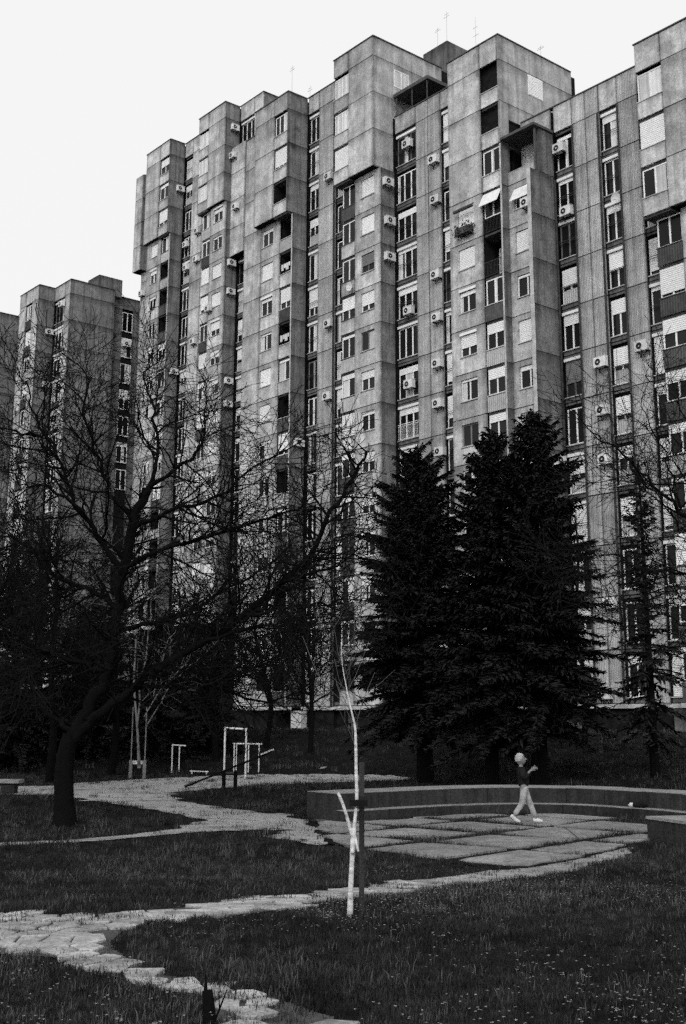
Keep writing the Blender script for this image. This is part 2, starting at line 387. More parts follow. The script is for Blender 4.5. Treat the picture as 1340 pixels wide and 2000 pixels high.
# ------------------------------------------------------------------ curved seating wall round the court
def catmull(P, n):
    P = [Vector(p) for p in P]; out = []
    Q = [P[0] * 2 - P[1]] + P + [P[-1] * 2 - P[-2]]
    for i in range(1, len(Q) - 2):
        for k in range(n):
            t = k / n; a, b, c, d = Q[i-1], Q[i], Q[i+1], Q[i+2]
            out.append(0.5 * ((2 * b) + (c - a) * t + (2 * a - 5 * b + 4 * c - d) * t * t + (3 * b - a - 3 * c + d) * t ** 3))
    out.append(P[-1]); return out
def seating_wall():
    t = tag(empty('seating_wall', (3.9, 28.4, -0.45)), 'long curved concrete seating wall with two steps behind the paved court', 'wall')
    inner = catmull([(0.10, 25.80), (1.46, 26.85), (2.66, 27.75), (3.9, 28.3), (5.02, 28.16), (6.01, 27.36), (6.9, 26.1), (7.4, 24.6), (7.5, 23.3)], 6)
    nrm = []
    for k, p in enumerate(inner):
        d = (inner[min(k + 1, len(inner) - 1)] - inner[max(k - 1, 0)]).normalized(); nrm.append(Vector((-d.y, d.x)))
    def ring(off): return [p + n * off for p, n in zip(inner, nrm)]
    r0, r1, r2 = ring(0), ring(.36), ring(1.4)
    seg = 4; base = -.75
    for k0 in range(0, len(inner) - 1, seg):
        k1 = min(k0 + seg, len(inner) - 1)
        for nm, ra, rb, top in (('seat_step', r0, r1, -.21), ('back_step', r1, r2, .13)):
            a = [ra[k] for k in range(k0, k1 + 1)]; b = [rb[k] for k in range(k1, k0 - 1, -1)]
            sh = .007
            d0 = (a[1] - a[0]).normalized() * sh; a[0] = a[0] + d0; b[-1] = b[-1] + d0
            d1 = (a[-1] - a[-2]).normalized() * sh; a[-1] = a[-1] - d1; b[0] = b[0] - d1
            tz = random.uniform(-.006, .006)
            loc = Vector((3.9, 28.4, -.45))
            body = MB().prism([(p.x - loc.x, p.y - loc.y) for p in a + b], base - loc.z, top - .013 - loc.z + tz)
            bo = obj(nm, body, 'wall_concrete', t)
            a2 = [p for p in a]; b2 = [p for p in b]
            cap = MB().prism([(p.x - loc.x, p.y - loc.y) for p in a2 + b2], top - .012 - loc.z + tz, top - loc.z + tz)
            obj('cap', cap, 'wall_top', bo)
seating_wall()
def wall_block():
    t = tag(empty('wall_block', (5.5, 22.4, -.45)), 'low concrete wall end at the right edge of the paved court', 'wall')
    P = [(0, 0), (.42, -1.25), (2.6, -1.0), (2.4, .55)]
    obj('block', MB().prism(P, -.35, .37), 'wall_concrete', t)
    obj('cap', MB().prism([(-.02, -.01), (.41, -1.28), (2.63, -1.03), (2.43, .57)], .371, .42), 'wall_top', t)
    b = tag(empty('bag', (6.50, 27.02, -.208), R(-35)), 'dark bag with a white end lying on the curved seat', 'bag')
    mb = MB().tube([(-.16, 0, .05), (-.11, 0, .06), (.0, 0, .065), (.11, 0, .06), (.17, 0, .05)], [.025, .055, .065, .055, .03], 10)
    obj('body', mb.mesh('body', True), 'sweater', b)
    obj('flap', MB().tube([(-.26, 0, .045), (-.21, 0, .055), (-.155, 0, .055)], [.02, .05, .045], 10).mesh('flap', True), 'shoe', b)
wall_block()

# ------------------------------------------------------------------ apartment building: local x runs along the front, -y points out of it
TH = math.atan(1970 / 2385.2)
SV = Vector((math.sin(TH), -math.cos(TH))); NV = Vector((-math.cos(TH), -math.sin(TH)))
H = 2.8
class Trim:
    def __init__(self, b): self.b = b
    def box(self, s0, s1, y0, y1, z0, z1, name='coping'):
        key = ('trim', round(s1 - s0, 3), round(y1 - y0, 3), round(z1 - z0, 3))
        self.b.part(name, cached(key, lambda: MB().box(0, s1 - s0, 0, y1 - y0, 0, z1 - z0), 'coping'), None, (s0, y0, z0))
class Building:
    def __init__(self, name, label):
        p = NV * -51.6
        self.root = tag(empty(name, (p.x, p.y, 0.0), -(math.pi / 2 - TH)), label, 'building')
        self.core = MB(); self.trim = Trim(self)
        self.rnd = random.Random(5)
        self.count = {}
    def part(self, name, me, mat, loc, rot=None, parent=None):
        self.count[name] = self.count.get(name, 0) + 1
        return obj(name, me, mat, parent or self.root, loc, rot)
    def corebox(self, s0, s1, t0, t1, z0, z1):
        self.core.box(s0, s1, -t1, -t0, z0, z1)
    def panel(self, s0, s1, z0, z1, t, mat='concrete_light', hole=None, name='wall_panel'):
        g = .030; w = round(s1 - s0 - 2 * g, 3); h = round(z1 - z0 - 2 * g, 3); th = .10
        dt = self.rnd.uniform(-.008, .008)
        if hole:
            a, b, c, d = (round(hole[0] - s0 - g, 3), round(hole[1] - s0 - g, 3), round(hole[2] - z0 - g, 3), round(hole[3] - z0 - g, 3))
            def fn():
                m = MB(); m.box(0, w, 0, th, 0, c); m.box(0, w, 0, th, d, h)
                m.box(0, a, 0, th, c, d); m.box(b, w, 0, th, c, d)
                # reveal behind the opening
                m.box(a - .04, a, th, th + .16, c, d); m.box(b, b + .04, th, th + .16, c, d)
                m.box(a, b, th, th + .16, d, d + .04); m.box(a, b, th, th + .16, c - .04, c)
                return m
            key = ('holed_panel', w, h, a, b, c, d, mat)
        else:
            fn = lambda: MB().box(0, w, 0, th, 0, h); key = ('panel', w, h, mat)
        if name == 'wall_panel' and mat == 'concrete_ribbed': name = 'ribbed_panel'
        return self.part(name, cached(key, fn, mat), None, (s0 + g, -t - dt, z0 + g))
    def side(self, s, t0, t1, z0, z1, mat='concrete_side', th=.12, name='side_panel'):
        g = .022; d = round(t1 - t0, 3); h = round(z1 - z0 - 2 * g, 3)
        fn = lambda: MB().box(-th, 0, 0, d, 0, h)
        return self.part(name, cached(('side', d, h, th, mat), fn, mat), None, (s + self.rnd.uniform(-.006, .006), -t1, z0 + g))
    def fin_edge(self, s0, s1, t, z0, z1):
        self.part('fin_edge', MB().box(s0, s1, -t - .012, -t + .02, z0, z1), 'slab_edge', (0, 0, 0))
    def window(self, s0, s1, z0, z1, t, code='0', leaves=2, sill=False, rail=None, box=False):
        w = round(s1 - s0, 3); h = round(z1 - z0, 3); fr = .075
        frame_mat = 'grey_frame' if code in 'DG' or (self.rnd.random() < .12 and code == '0') else 'white_frame'
        def fn():
            m = MB().box(0, fr, 0, .07, 0, h).box(w - fr, w, 0, .07, 0, h).box(fr, w - fr, 0, .07, 0, fr).box(fr, w - fr, 0, .07, h - fr, h)
            for i in range(1, leaves):
                x = w * i / leaves; m.box(x - .05, x + .05, 0, .07, fr, h - fr)
            return m
        o = self.part('window', cached(('window', w, h, leaves, frame_mat), fn, frame_mat), None, (s0, -t, z0))
        pm = cached(('pane', w, h), lambda: MB().box(fr, w - fr, .035, .05, fr, h - fr), 'glass')
        self.part('pane', pm, None, (0, 0, 0), parent=o)
        fr_b = {'F': 1.0, 'G': .62, 'D': 0.0, 'C': 0.0, 'T': .12, 'A': 0.0}.get(code, None)
        if fr_b is None: fr_b = int(code) / 10
        if fr_b > 0:
            hb = round((h - fr) * fr_b, 3); bm = 'blind_grey' if code == 'G' else 'blind_light'
            bl = cached(('roller_blind', w, hb, bm), lambda: MB().box(fr * .6, w - fr * .6, 0, .02, -hb, 0).box(fr * .6, w - fr * .6, -.012, .0, -hb, -hb + .05), bm)
            self.part('roller_blind', bl, None, (0, -.022, h - fr * .4), parent=o)
        if code == 'C' or (code in '0123' and self.rnd.random() < .42):
            wi = (w - 2 * fr) / leaves; k = self.rnd.randrange(leaves)
            cw = round(wi * (1.0 if code == 'C' else self.rnd.choice((.3, .6, .95))), 3); n = leaves if code == 'C' else 1
            for q in range(n):
                kk = q if code == 'C' else k
                cm = cached(('curtain', cw, h), lambda: MB().box(0, cw - .06, .022, .03, fr, h - fr), 'curtain')
                self.part('curtain', cm, None, (fr + wi * kk + .03, 0, 0), parent=o)
        if rail and code in '3456' and self.rnd.random() < .7:          # light infill below the rail
            hp = round(h * .40, 3)
            self.part('infill_panel', cached(('infill_panel', w, hp), lambda: MB().box(fr, w - fr, .0, .02, fr, hp), 'parapet_light'), None, (0, -.001, 0), parent=o)
        if box:
            self.part('blind_box', cached(('blind_box', w), lambda: MB().box(-.02, w + .02, -.14, .0, 0, .17), 'white_frame'), None, (0, 0, h + .01), parent=o)
        if sill:
            self.part('sill', cached(('sill', w), lambda: MB().box(-.04, w + .04, -.17, .02, -.05, 0), 'slab_edge'), None, (0, 0, -.003), parent=o)
        if rail:
            rm = 'white_frame' if rail == 'w' else 'metal_dark'
            def rf():
                m = MB().box(0, w, -.16, -.14, .92, .95).box(0, w, -.16, -.14, 1.04, 1.075)
                if rail == 'w':
                    for i in range(int(w / .12)): m.box(i * .12 + .05, i * .12 + .065, -.157, -.143, .06, .92)
                    m.box(0, w, -.16, -.14, .05, .07)
                m.box(0, .025, -.14, 0, .92, .95); m.box(w - .025, w, -.14, 0, .92, .95)
                return m
            self.part('railing', cached(('railing', w, rail), rf, rm), None, (0, 0, 0), parent=o)
        if code == 'A':
            an = MB().box(-.05, w + .05, -.012, .012, -1.05, 0)
            self.part('awning', an, 'awning', (0, -.05, h), (R(-27), 0, 0), parent=o)
        return o
    # ---- a stretch of front wall: cols = (type, s0, s1, codes, extra)
    def front(self, t, z_of, k0, k1, cols, top=None, back=-6.0, base=None):
        zt = z_of(k1 + 1)
        for c in cols:
            typ, a, b = c[0], c[1], c[2]
            codes = c[3] if len(c) > 3 else ''; ex = c[4] if len(c) > 4 else {}
            ztop = top if top is not None else zt
            zb = base if base is not None else z_of(k0)
            inset = {'P': .125, 'W': .34, 'F': .40, 'L': 1.35}[typ]
            bc = b - .135 if c is cols[-1] else b                      # leave room for the side panels
            self.corebox(a, bc, back, t - inset, zb, ztop - .05)
            if top is not None and top - zt > .2:
                self.panel(a, b, zt, top, t, ex.get('mat', 'concrete_light') if typ == 'P' else 'concrete_light')
                if typ in 'FL': self.corebox(a + .003, bc - .003, back, t - .12, zt, top - .06)
            for k in range(k1, k0 - 1, -1):
                i = k1 - k; code = codes[i] if i < len(codes) else self.rnd.choice('00025379F1C')
                z = z_of(k); kmin = ex.get('kmin', -99)
                if typ == 'P':
                    self.panel(a, b, z, z + H, t, ex.get('mat', 'concrete_light'))
                elif typ == 'W':
                    if code == '-' : self.panel(a, b, z, z + H, t, 'concrete_light'); continue
                    wa, wb = ex['win']; zs, zh = ex.get('z', (1.08, 2.45))
                    self.panel(a, b, z, z + H, t, 'concrete_light', (wa, wb, z + zs, z + zh))
                    if k >= kmin: self.window(wa + .01, wb - .01, z + zs + .01, z + zh - .01, t - .10, code, ex.get('leaves', 2), True, None, code in '235679' and self.rnd.random() < .5)
                elif typ == 'F':
                    lo = .32
                    self.panel(a, b, z, z + lo, t - .16, 'concrete_side', name='spandrel')
                    self.panel(a, b, z + 2.62, z + H, t - .16, 'concrete_side', name='lintel')
                    if k >= kmin:
                        self.window(a + .05, b - .05, z + lo, z + 2.44, t - .24, code, ex.get('leaves', 2), True, ex.get('rails', {}).get(k, 'd' if self.rnd.random() < .75 else None), self.rnd.random() < .6)
                elif typ == 'L':
                    par = ex.get('par', ''); pc = par[i] if i < len(par) else self.rnd.choice('mmdl')
                    pm = {'m': 'concrete_light', 'l': 'parapet_light', 'd': 'parapet_dark'}.get(pc, 'concrete_light')
                    hp = 1.0
                    self.trim.box(a, b, -(t - .16), -(t - 1.34), z - .1, z + .04, 'balcony_floor')
                    if pc == 'r':
                        m = MB().box(0, b - a, 0, .03, .96, 1.0).box(0, b - a, 0, .03, .08, .11)
                        for q in range(int((b - a) / .12) + 1): m.box(q * .12, q * .12 + .018, .005, .025, .11, .96)
                        self.part('railing', m, 'metal_dark', (a, -t + .03, z))
                    else:
                        self.panel(a, b, z, z + hp, t - .03, pm, name='balcony_parapet')
                        self.part('parapet_cap', cached(('parapet_cap', round(b - a, 2)), lambda: MB().box(0, b - a, -.03, .14, 0, .05), 'slab_edge' if pc != 'd' else 'coping'), None, (a, -t + .03, z + hp + .001))
                    if code == 'O':
                        # open loggia: back wall with a door, things inside stay dark
                        self.window(a + .12, a + .12 + (b - a) * .55, z + .06, z + 2.2, t - 1.28, '0', 1)
                    elif k >= kmin:
                        self.window(a + .03, b - .03, z + hp + .06, z + 2.66, t - .16, code, ex.get('leaves', 2))
    def coping(self, s0, s1, t0, t1, z):
        self.trim.box(s0, s1, -t1, -t0, z, z + .07)
    def finish(self):
        self.part('wall_core', self.core, 'joint_dark', (0, 0, 0))

LV = lambda k: 2.5 + H * k
LL = lambda k: 1.35 + H * k

def main_building():
    B = Building('apartment_building', 'huge grey concrete tower block with stepped rooflines and rows of windows')
    # --- M3 : recessed wall between third and fourth tower
    B.front(0, LV, 0, 11, [
        ('F', -42.7, -41.3, '11D53G05F035', {'leaves': 2}),
        ('P', -41.3, -40.3, '', {'mat': 'concrete_ribbed'}), ('P', -40.3, -39.3, '', {'mat': 'concrete_ribbed'}),
        ('F', -39.3, -38.0, '202545535002', {'leaves': 2}),
        ('P', -38.0, -36.6, '', {'mat': 'concrete_ribbed'}),
        ('F', -36.6, -35.1, '', {'leaves': 2, 'kmin': 0})], top=37.8, base=1.0)
    B.front(0, LV, 0, 11, [('P', -45.33, -42.94, '')], top=37.8)
    # --- T4
    B.front(1.85, LV, 9, 11, [('L', -35.36, -33.7, 'CF0', {'par': 'mmm'}), ('P', -33.7, -30.9)], top=37.78)
    B.front(1.32, LV, 0, 8, [('L', -35.0, -33.4, '095431F52', {'par': 'ddddmdmdd'}), ('W', -33.4, -30.9, '', {'win': (-32.8, -31.4), 'kmin': 3})])
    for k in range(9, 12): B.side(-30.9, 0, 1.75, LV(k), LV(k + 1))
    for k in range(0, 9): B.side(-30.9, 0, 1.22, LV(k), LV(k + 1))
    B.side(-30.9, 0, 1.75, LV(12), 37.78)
    B.front(0, LV, 0, 11, [('P', -30.85, -28.4, '', {'mat': 'concrete_ribbed'}), ('P', -28.4, -26.0, '', {'mat': 'concrete_ribbed'})], top=37.8)
    # --- T3 A
    B.front(1.7, LV, 11, 13, [('P', -49.95, -47.1)], top=43.35)
    B.front(1.7, LV, 0, 10, [('W', -49.95, -47.1, 'FF261D03250', {'win': (-49.2, -47.8), 'kmin': 2})])
    B.front(1.7, LV, 0, 13, [('L', -47.08, -45.58, 'OO0AO04433250', {'par': 'mmmrrdlldmmddm', 'kmin': 2})], top=43.35)
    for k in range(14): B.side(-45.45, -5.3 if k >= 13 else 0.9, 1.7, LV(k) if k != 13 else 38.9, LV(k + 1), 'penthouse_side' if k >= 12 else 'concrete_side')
    B.side(-45.45, -5.3, .89, 37.8, 38.9, 'penthouse_side'); B.side(-45.45, -5.3, 1.7, 41.7, 43.35, 'penthouse_side')
    B.corebox(-49.95, -45.58, -5.3, 1.3, 37.0, 43.25)
    win = B.window(0, 1.4, 0, 1.45, 0, 'F', 1); win.location = (-45.43, 1.0, 40.2); win.rotation_euler = (0, 0, R(90))
    # --- T3 B with its fin
    B.front(1.15, LV, 0, 10, [('W', -45.44, -43.1, 'AFTF20305', {'win': (-44.95, -43.4), 'kmin': 2})], top=34.2)
    for k in range(0, 11): B.side(-42.82, -.05, 2.1, LV(k), LV(k + 1), th=.27)
    B.side(-42.82, -.05, 1.2, 33.3, 36.1, th=.27)
    B.trim.box(-45.45, -42.75, -1.75, 0.0, 36.15, 36.32, 'terrace_canopy')
    B.trim.box(-43.0, -42.9, -1.5, -1.4, 33.4, 36.14, 'canopy_post')
    # --- M2
    B.front(0, LV, 0, 13, [
        ('F', -56.9, -54.8, '00212022100325', {'leaves': 3, 'rails': {6: 'w'}, 'kmin': 1}),
        ('P', -54.8, -53.58, '', {'mat': 'concrete_ribbed'}), ('P', -53.58, -52.36, '', {'mat': 'concrete_ribbed'}),
        ('F', -52.36, -50.0, '', {'leaves': 3, 'kmin': 3})], top=43.0, base=1.0, back=-5)
    B.trim.box(-57.0, -53.5, -.05, 1.9, 44.55, 44.8, 'terrace_canopy')
    for s in (-56.8, -55.2, -53.7): B.trim.box(s, s + .05, .05, .1, 43.0, 44.54, 'canopy_post')
    B.trim.box(-57.0, -53.6, 1.9, 2.0, 43.0, 44.54, 'terrace_wall')
    # --- T2
    B.front(1.85, LV, 13, 15, [('L', -61.48, -59.8, 'CCF', {'par': 'mmm', 'leaves': 4}), ('P', -59.8, -57.09)], top=48.75)
    B.front(1.32, LV, 0, 12, [('L', -61.2, -59.68, '0006T2F23D113', {'par': 'dmmmllmddddmm', 'kmin': 1}),
                              ('W', -59.68, -56.98, 'FFG704256235', {'win': (-59.0, -57.6), 'kmin': 2})], base=1.0)
    for k in range(13, 16): B.side(-57.09, 0 if k < 15 else -4.86, 1.75, LV(k), LV(k + 1), 'penthouse_side')
    B.side(-57.09, -4.86, -.01, 43.0, 44.5, 'penthouse_side'); B.side(-57.09, -4.86, 1.75, 47.3, 48.75, 'penthouse_side')
    B.corebox(-61.4, -57.22, -4.86, 0.5, 42, 48.65)
    for k in range(0, 13): B.side(-56.98, 0, 1.22, LV(k), LV(k + 1))
    win = B.window(0, 1.4, 0, 1.35, 0, 'C', 2); win.location = (-57.07, .12, 45.55); win.rotation_euler = (0, 0, R(90))
    # --- M1
    B.front(0, LV, 0, 15, [
        ('F', -66.82, -65.5, '0023070000000000', {'leaves': 2}),
        ('P', -65.5, -63.5, '', {'mat': 'concrete_ribbed'}),
        ('F', -63.5, -61.5, '', {'leaves': 3, 'kmin': 2})], top=48.72, base=1.0, back=-5)
    # --- T1
    B.front(1.87, LV, 13, 15, [('P', -71.3, -68.75), ('L', -68.75, -67.06, '09O', {'par': 'mmm', 'leaves': 3})], top=48.7)
    B.front(1.3, LV, 0, 12, [('P', -73.3, -71.0), ('W', -71.0, -68.55, '2F21FF2012335', {'win': (-70.85, -69.4), 'kmin': 1}),
                             ('L', -68.55, -67.08, 'OO7O1O8O20O3O', {'par': 'lmdmmddmdmdmd', 'kmin': 1})], base=1.0)
    B.front(1.3, LV, 13, 14, [('P', -73.3, -71.3)], top=47.2)
    for k in range(13, 16): B.side(-66.94, 0, 1.86, LV(k), LV(k + 1))
    B.side(-66.94, 0, 1.86, 47.3, 48.7)
    for k in range(0, 13): B.side(-66.94, 0, 1.32, LV(k), LV(k + 1), th=.13)
    # --- left section, set back 7.2 m and taller
    o = -7.2
    B.front(o, LL, 3, 19, [
        ('F', -86.75, -84.45, '0', {'leaves': 3, 'kmin': 4}), ('P', -84.45, -83.05, '', {})], top=58.95, back=-15)
    for k in range(14, 20): B.side(-83.05, -15, o - .1, LL(k), LL(k + 1))
    B.side(-83.05, -15, o - .1, LL(20), 58.95)
    B.front(o + 1.68, LL, 17, 19, [('L', -91.45, -89.7, 'CCC', {'par': 'mmm', 'leaves': 3}), ('P', -89.7, -86.9)], top=58.95, back=-14)
    B.front(o + 1.33, LL, 3, 16, [('L', -91.0, -89.5, '01F8093F28', {'par': 'ldmmdlmd', 'kmin': 4}),
                                  ('W', -89.5, -86.9, '3TFF653FF4', {'win': (-88.95, -87.4), 'kmin': 3})], back=-14)
    for k in range(17, 20): B.side(-86.88, o, o + 1.58, LL(k), LL(k + 1))
    B.side(-86.88, o, o + 1.58, LL(20), 58.95)
    for k in range(3, 17): B.side(-86.88, o, o + 1.23, LL(k), LL(k + 1))
    B.front(o, LL, 3, 19, [
        ('F', -96.6, -95.1, 'C300400030', {'leaves': 2, 'kmin': 3}), ('P', -95.1, -93.1, '', {}), ('P', -93.1, -91.2)], top=58.9, back=-14)
    B.front(o + 1.7, LL, 17, 19, [('P', -101.4, -98.65), ('L', -98.65, -96.85, '528', {'par': 'mmm'})], top=58.95, back=-14)
    B.front(o + 1.35, LL, 3, 16, [('W', -101.2, -98.45, 'F320230', {'win': (-100.4, -99.1), 'kmin': 4}),
                                  ('L', -98.45, -96.85, '0OOO402', {'par': 'lmdd', 'kmin': 7})], back=-14)
    for k in range(17, 20): B.side(-96.7, o, o + 1.69, LL(k), LL(k + 1), th=.14)
    B.side(-96.7, o, o + 1.69, LL(20), 58.95, th=.14)
    for k in range(3, 17): B.side(-96.7, o, o + 1.37, LL(k), LL(k + 1), th=.14)
    B.front(o, LL, 3, 18, [('P', -104.6, -101.25)], top=57.2, back=-14)
    # hanging boxes beside the left towers
    for s0, s1, z0, z1 in ((-86.86, -84.6, 43.4, 54.35), (-104.98, -103.5, 47.2, 57.9)):
        n = 4
        for q in range(n):
            B.panel(s0, s1, z0 + (z1 - z0) * q / n, z0 + (z1 - z0) * (q + 1) / n, o + .85, 'concrete_light')
            B.side(s1 + .1, o, o + .75, z0 + (z1 - z0) * q / n, z0 + (z1 - z0) * (q + 1) / n)
        B.corebox(s0, s1, o - .5, o + .72, z0 + .02, z1 - .03)
    B.fin_edge(-67.07, -66.94, 1.32, 2.5, 38.8); B.fin_edge(-42.82 - .27, -42.82, 2.1, 2.5, 33.3)
    B.fin_edge(-45.57, -45.45, 1.7, 2.5, 36.0); B.fin_edge(-96.84, -96.7, -7.2 + 1.37, 14, 48.9)
    # copings along the roof edges
    for s0, s1, t0, t1, z in ((-45.3, -35.4, -.3, .04, 37.8), (-35.4, -30.85, 1.5, 1.9, 37.79), (-49.99, -45.41, 1.3, 1.74, 43.36), (-45.65, -45.41, -5.3, 1.29, 43.36),
                              (-56.95, -50, -.3, .04, 43.01), (-61.5, -57.04, 1.5, 1.9, 48.76), (-57.3, -57.04, -4.9, 1.49, 48.76), (-66.9, -61.5, -.3, .04, 48.73),
                              (-71.34, -66.9, 1.5, 1.92, 48.71), (-67.1, -66.9, 0, 1.49, 48.71), (-73.3, -71.35, .9, 1.34, 47.21),
                              (-91.5, -86.84, o + 1.3, o + 1.73, 58.96), (-87.05, -86.84, o, o + 1.29, 58.96), (-101.45, -96.66, o + 1.3, o + 1.74, 58.96), (-96.9, -96.66, o, o + 1.29, 58.96),
                              (-96.65, -91.5, o - .3, o + .04, 58.91), (-86.83, -83.0, o - .3, o + .04, 58.96), (-83.25, -83.0, -15, o - .31, 58.96)):
        B.coping(s0, s1, t0, t1, z)
    # ground floor: recessed dark base, light slab edge, piers
    for s0, s1, t in ((-42.7, -35.1, .12), (-56.9, -50.0, .12), (-66.8, -61.3, .12), (-35.0, -26, 1.4), (-49.95, -42.8, 1.8), (-61.2, -57.0, 1.4), (-73.3, -67, 1.38)):
        B.part('floor_slab', MB().box(s0, s1, -t, -t + .6, 2.26, 2.48), 'slab_edge', (0, 0, 0))
    for s, t in ((-66.9, .9), (-61.1, .6), (-57.2, .9), (-50, 1.0), (-45.5, 1.0), (-42.9, .9), (-36, .6), (-72.9, .8)):
        B.part('pier', MB().box(0, 1.15, 0, .5, 0, 3.4), 'slab_edge' if s == -66.9 else 'concrete_side', (s, -t, -1.2))
    B.core.box(-73, -26, 1.0, 8, -2, 2.4)
    B.core.box(-105, -73.3, 8.2, 14, -2, LL(3))
    B.core.box(-73.3, -61.5, 3.0, 8, 0, 48.5)
    # downpipes
    for s, t, z1 in ((-63.47, .16, 47), (-61.36, .2, 38.7), (-42.62, .14, 33), (-37.95, .10, 36), (-39.35, .10, 36), (-41.22, .1, 36)):
        B.part('downpipe', MB().tube([(0, 0, 0), (0, 0, z1 - 2.5)], [.06, .06], 8), 'metal_dark', (s, -t, 2.5))
    # lift house and masts on the roof
    lh = MB().box(-60.2, -57.6, 6.0, 10.0, 47, 51.75); B.part('lift_house', lh, 'concrete_side', (0, 0, 0))
    lh2 = MB().box(-57.59, -55.4, 7.5, 10.0, 47, 50.9); B.part('lift_house', lh2, 'concrete_side', (0, 0, 0))
    for s, y, z0, h in ((-57.7, 6.1, 51.7, 2.6), (-53.2, 4.5, 42.9, 8.0), (-58.8, 6.2, 51.7, 1.8), (-67.0, -1.5, 48.7, 2.4), (-68.6, 1.5, 48.6, 2.6), (-46.0, 3.0, 43.3, 1.4)):
        m = MB().tube([(0, 0, 0), (0, 0, h)], [.010, .006], 5)
        m.tube([(-.3, 0, h * .82), (.3, 0, h * .82)], [.01, .01], 4); m.tube([(-.22, 0, h * .9), (.22, 0, h * .9)], [.01, .01], 4)
        B.part('antenna', m, 'metal_dark', (s, y, z0))
    B.finish()
    return B
MAIN = main_building()

def far_building():
    B = Building('apartment_building', 'darker concrete block behind the bare tree at the left edge')
    LB = lambda k: 1.55 + H * k
    s1 = -105.33
    for k in range(1, 15): B.side(s1, -4.65, .3, LB(k), LB(k + 1), th=.12)
    B.side(s1, -4.65, .3, LB(15), 45.0)
    B.front(.3, LB, 1, 14, [('P', -106.6, -105.46), ('F', -108.9, -106.6, '0220302', {'leaves': 3, 'kmin': 6})], top=45.0, back=-4.4)
    B.front(2.06, LB, 1, 14, [('P', -113.4, -111.9), ('L', -111.9, -110.4, '0F28020', {'kmin': 6}), ('P', -110.4, -109.02)], top=45.0, back=-6)
    for k in range(1, 15): B.side(-108.9, .3, 2.05, LB(k), LB(k + 1))
    B.side(-108.9, .3, 2.05, LB(15), 45.0)
    B.front(.6, LB, 1, 13, [('P', -116.5, -115.0), ('F', -115.0, -113.4, '2F0370', {'kmin': 6})], top=43.9, back=-6)
    for k in range(1, 14): B.side(-116.6, .6, 6.0, LB(k), LB(k + 1))
    B.side(-116.6, .6, 6.0, LB(14), 43.9)
    B.corebox(-122, -116.75, -6, 6.0, 0, 43.7)
    B.core.box(-113.3, -105.5, 0.2, 4.5, 0, 44.8)
    # recessed stair side with its window column
    for k in range(1, 15): B.side(-106.2, -6.1, -4.66, LB(k), LB(k + 1)); B.side(-106.2, -11.0, -7.4, LB(k), LB(k + 1))
    B.side(-106.2, -11, -4.66, LB(15), 44.8)
    B.core.box(-113, -106.4, 4.7, 11, 0, 44.6)
    for k in range(8, 15):
        w = B.window(0, 1.25, 0, 2.1, 0, '0205030'[k - 8], 2); w.location = (-106.25, 6.12, LB(k) + .4); w.rotation_euler = (0, 0, R(90))
    B.part('lift_house', MB().box(-108.0, -105.6, 2.9, 5.6, 44.5, 46.4), 'concrete_side', (0, 0, 0))
    for a in ((-109.0, -105.28, -.1, .35, 45.01), (-105.5, -105.28, -4.7, -.11, 45.01), (-113.45, -108.85, 1.7, 2.1, 45.01), (-109.1, -108.85, .36, 1.69, 45.01), (-106.4, -106.15, -11, -4.7, 44.81), (-116.9, -116.55, .6, 6.05, 43.91)):
        B.coping(*a)
    B.finish()
    return B
FAR = far_building()
print('PARTS', MAIN.count, FAR.count)

# ------------------------------------------------------------------ air conditioner units (each its own thing)
def ac_meshes():
    body = MB().box(-.40, .40, -.16, .16, -.28, .28)
    body.box(-.42, .42, -.17, .17, .281, .30)
    br = MB().box(-.30, -.26, -.12, .26, -.34, -.285).box(.26, .30, -.12, .26, -.34, -.285)
    br.box(-.30, -.26, .20, .25, -.52, -.341).box(.26, .30, .20, .25, -.52, -.341)
    ring = MB()
    n = 20
    for r0, r1, y in ((.19, .235, -.175),):
        i = len(ring.v)
        for k in range(n):
            a = 2 * math.pi * k / n
            ring.v += [(-.11 + r0 * math.cos(a), y, r0 * math.sin(a)), (-.11 + r1 * math.cos(a), y, r1 * math.sin(a)), (-.11 + r1 * math.cos(a), -.158, r1 * math.sin(a))]
        for k in range(n):
            a = i + 3 * k; b = i + 3 * ((k + 1) % n); ring.f += [(a, b, b + 1, a + 1), (a + 1, b + 1, b + 2, a + 2)]
    fan = MB().disc((-.11, -.165, 0), .20, 'y', 20, .012)
    hub = MB().disc((-.11, -.175, 0), .05, 'y', 10, .012)
    return body.mesh('body'), br.mesh('bracket'), ring.mesh('grille_ring'), fan.mesh('fan'), hub.mesh('hub')
AC_B, AC_K, AC_R, AC_F, AC_H = ac_meshes()
for m_, n_ in ((AC_B, 'ac_white'), (AC_K, 'metal_dark'), (AC_R, 'ac_white'), (AC_F, 'ac_fan'), (AC_H, 'ac_white')): m_.materials.append(MATS[n_])
def local_to_world(B, s, t, z):
    return B.root.location + Matrix.Rotation(-(math.pi / 2 - TH), 3, 'Z') @ Vector((s, -t, z))
ORD = ['topmost', 'second from the top', 'third from the top', 'fourth from the top', 'fifth from the top', 'sixth from the top', 'seventh from the top', 'eighth from the top']
def ac(B, s, t, z, side, label):
    rz = -(math.pi / 2 - TH) + (math.pi / 2 if side else 0)
    e = tag(empty('air_conditioner', local_to_world(B, s, t, z), rz), label, 'air conditioner', 'air conditioners on the facades')
    obj('body', AC_B, None, e); obj('bracket', AC_K, None, e); obj('grille_ring', AC_R, None, e); f = obj('fan', AC_F, None, e); obj('hub', AC_H, None, f)
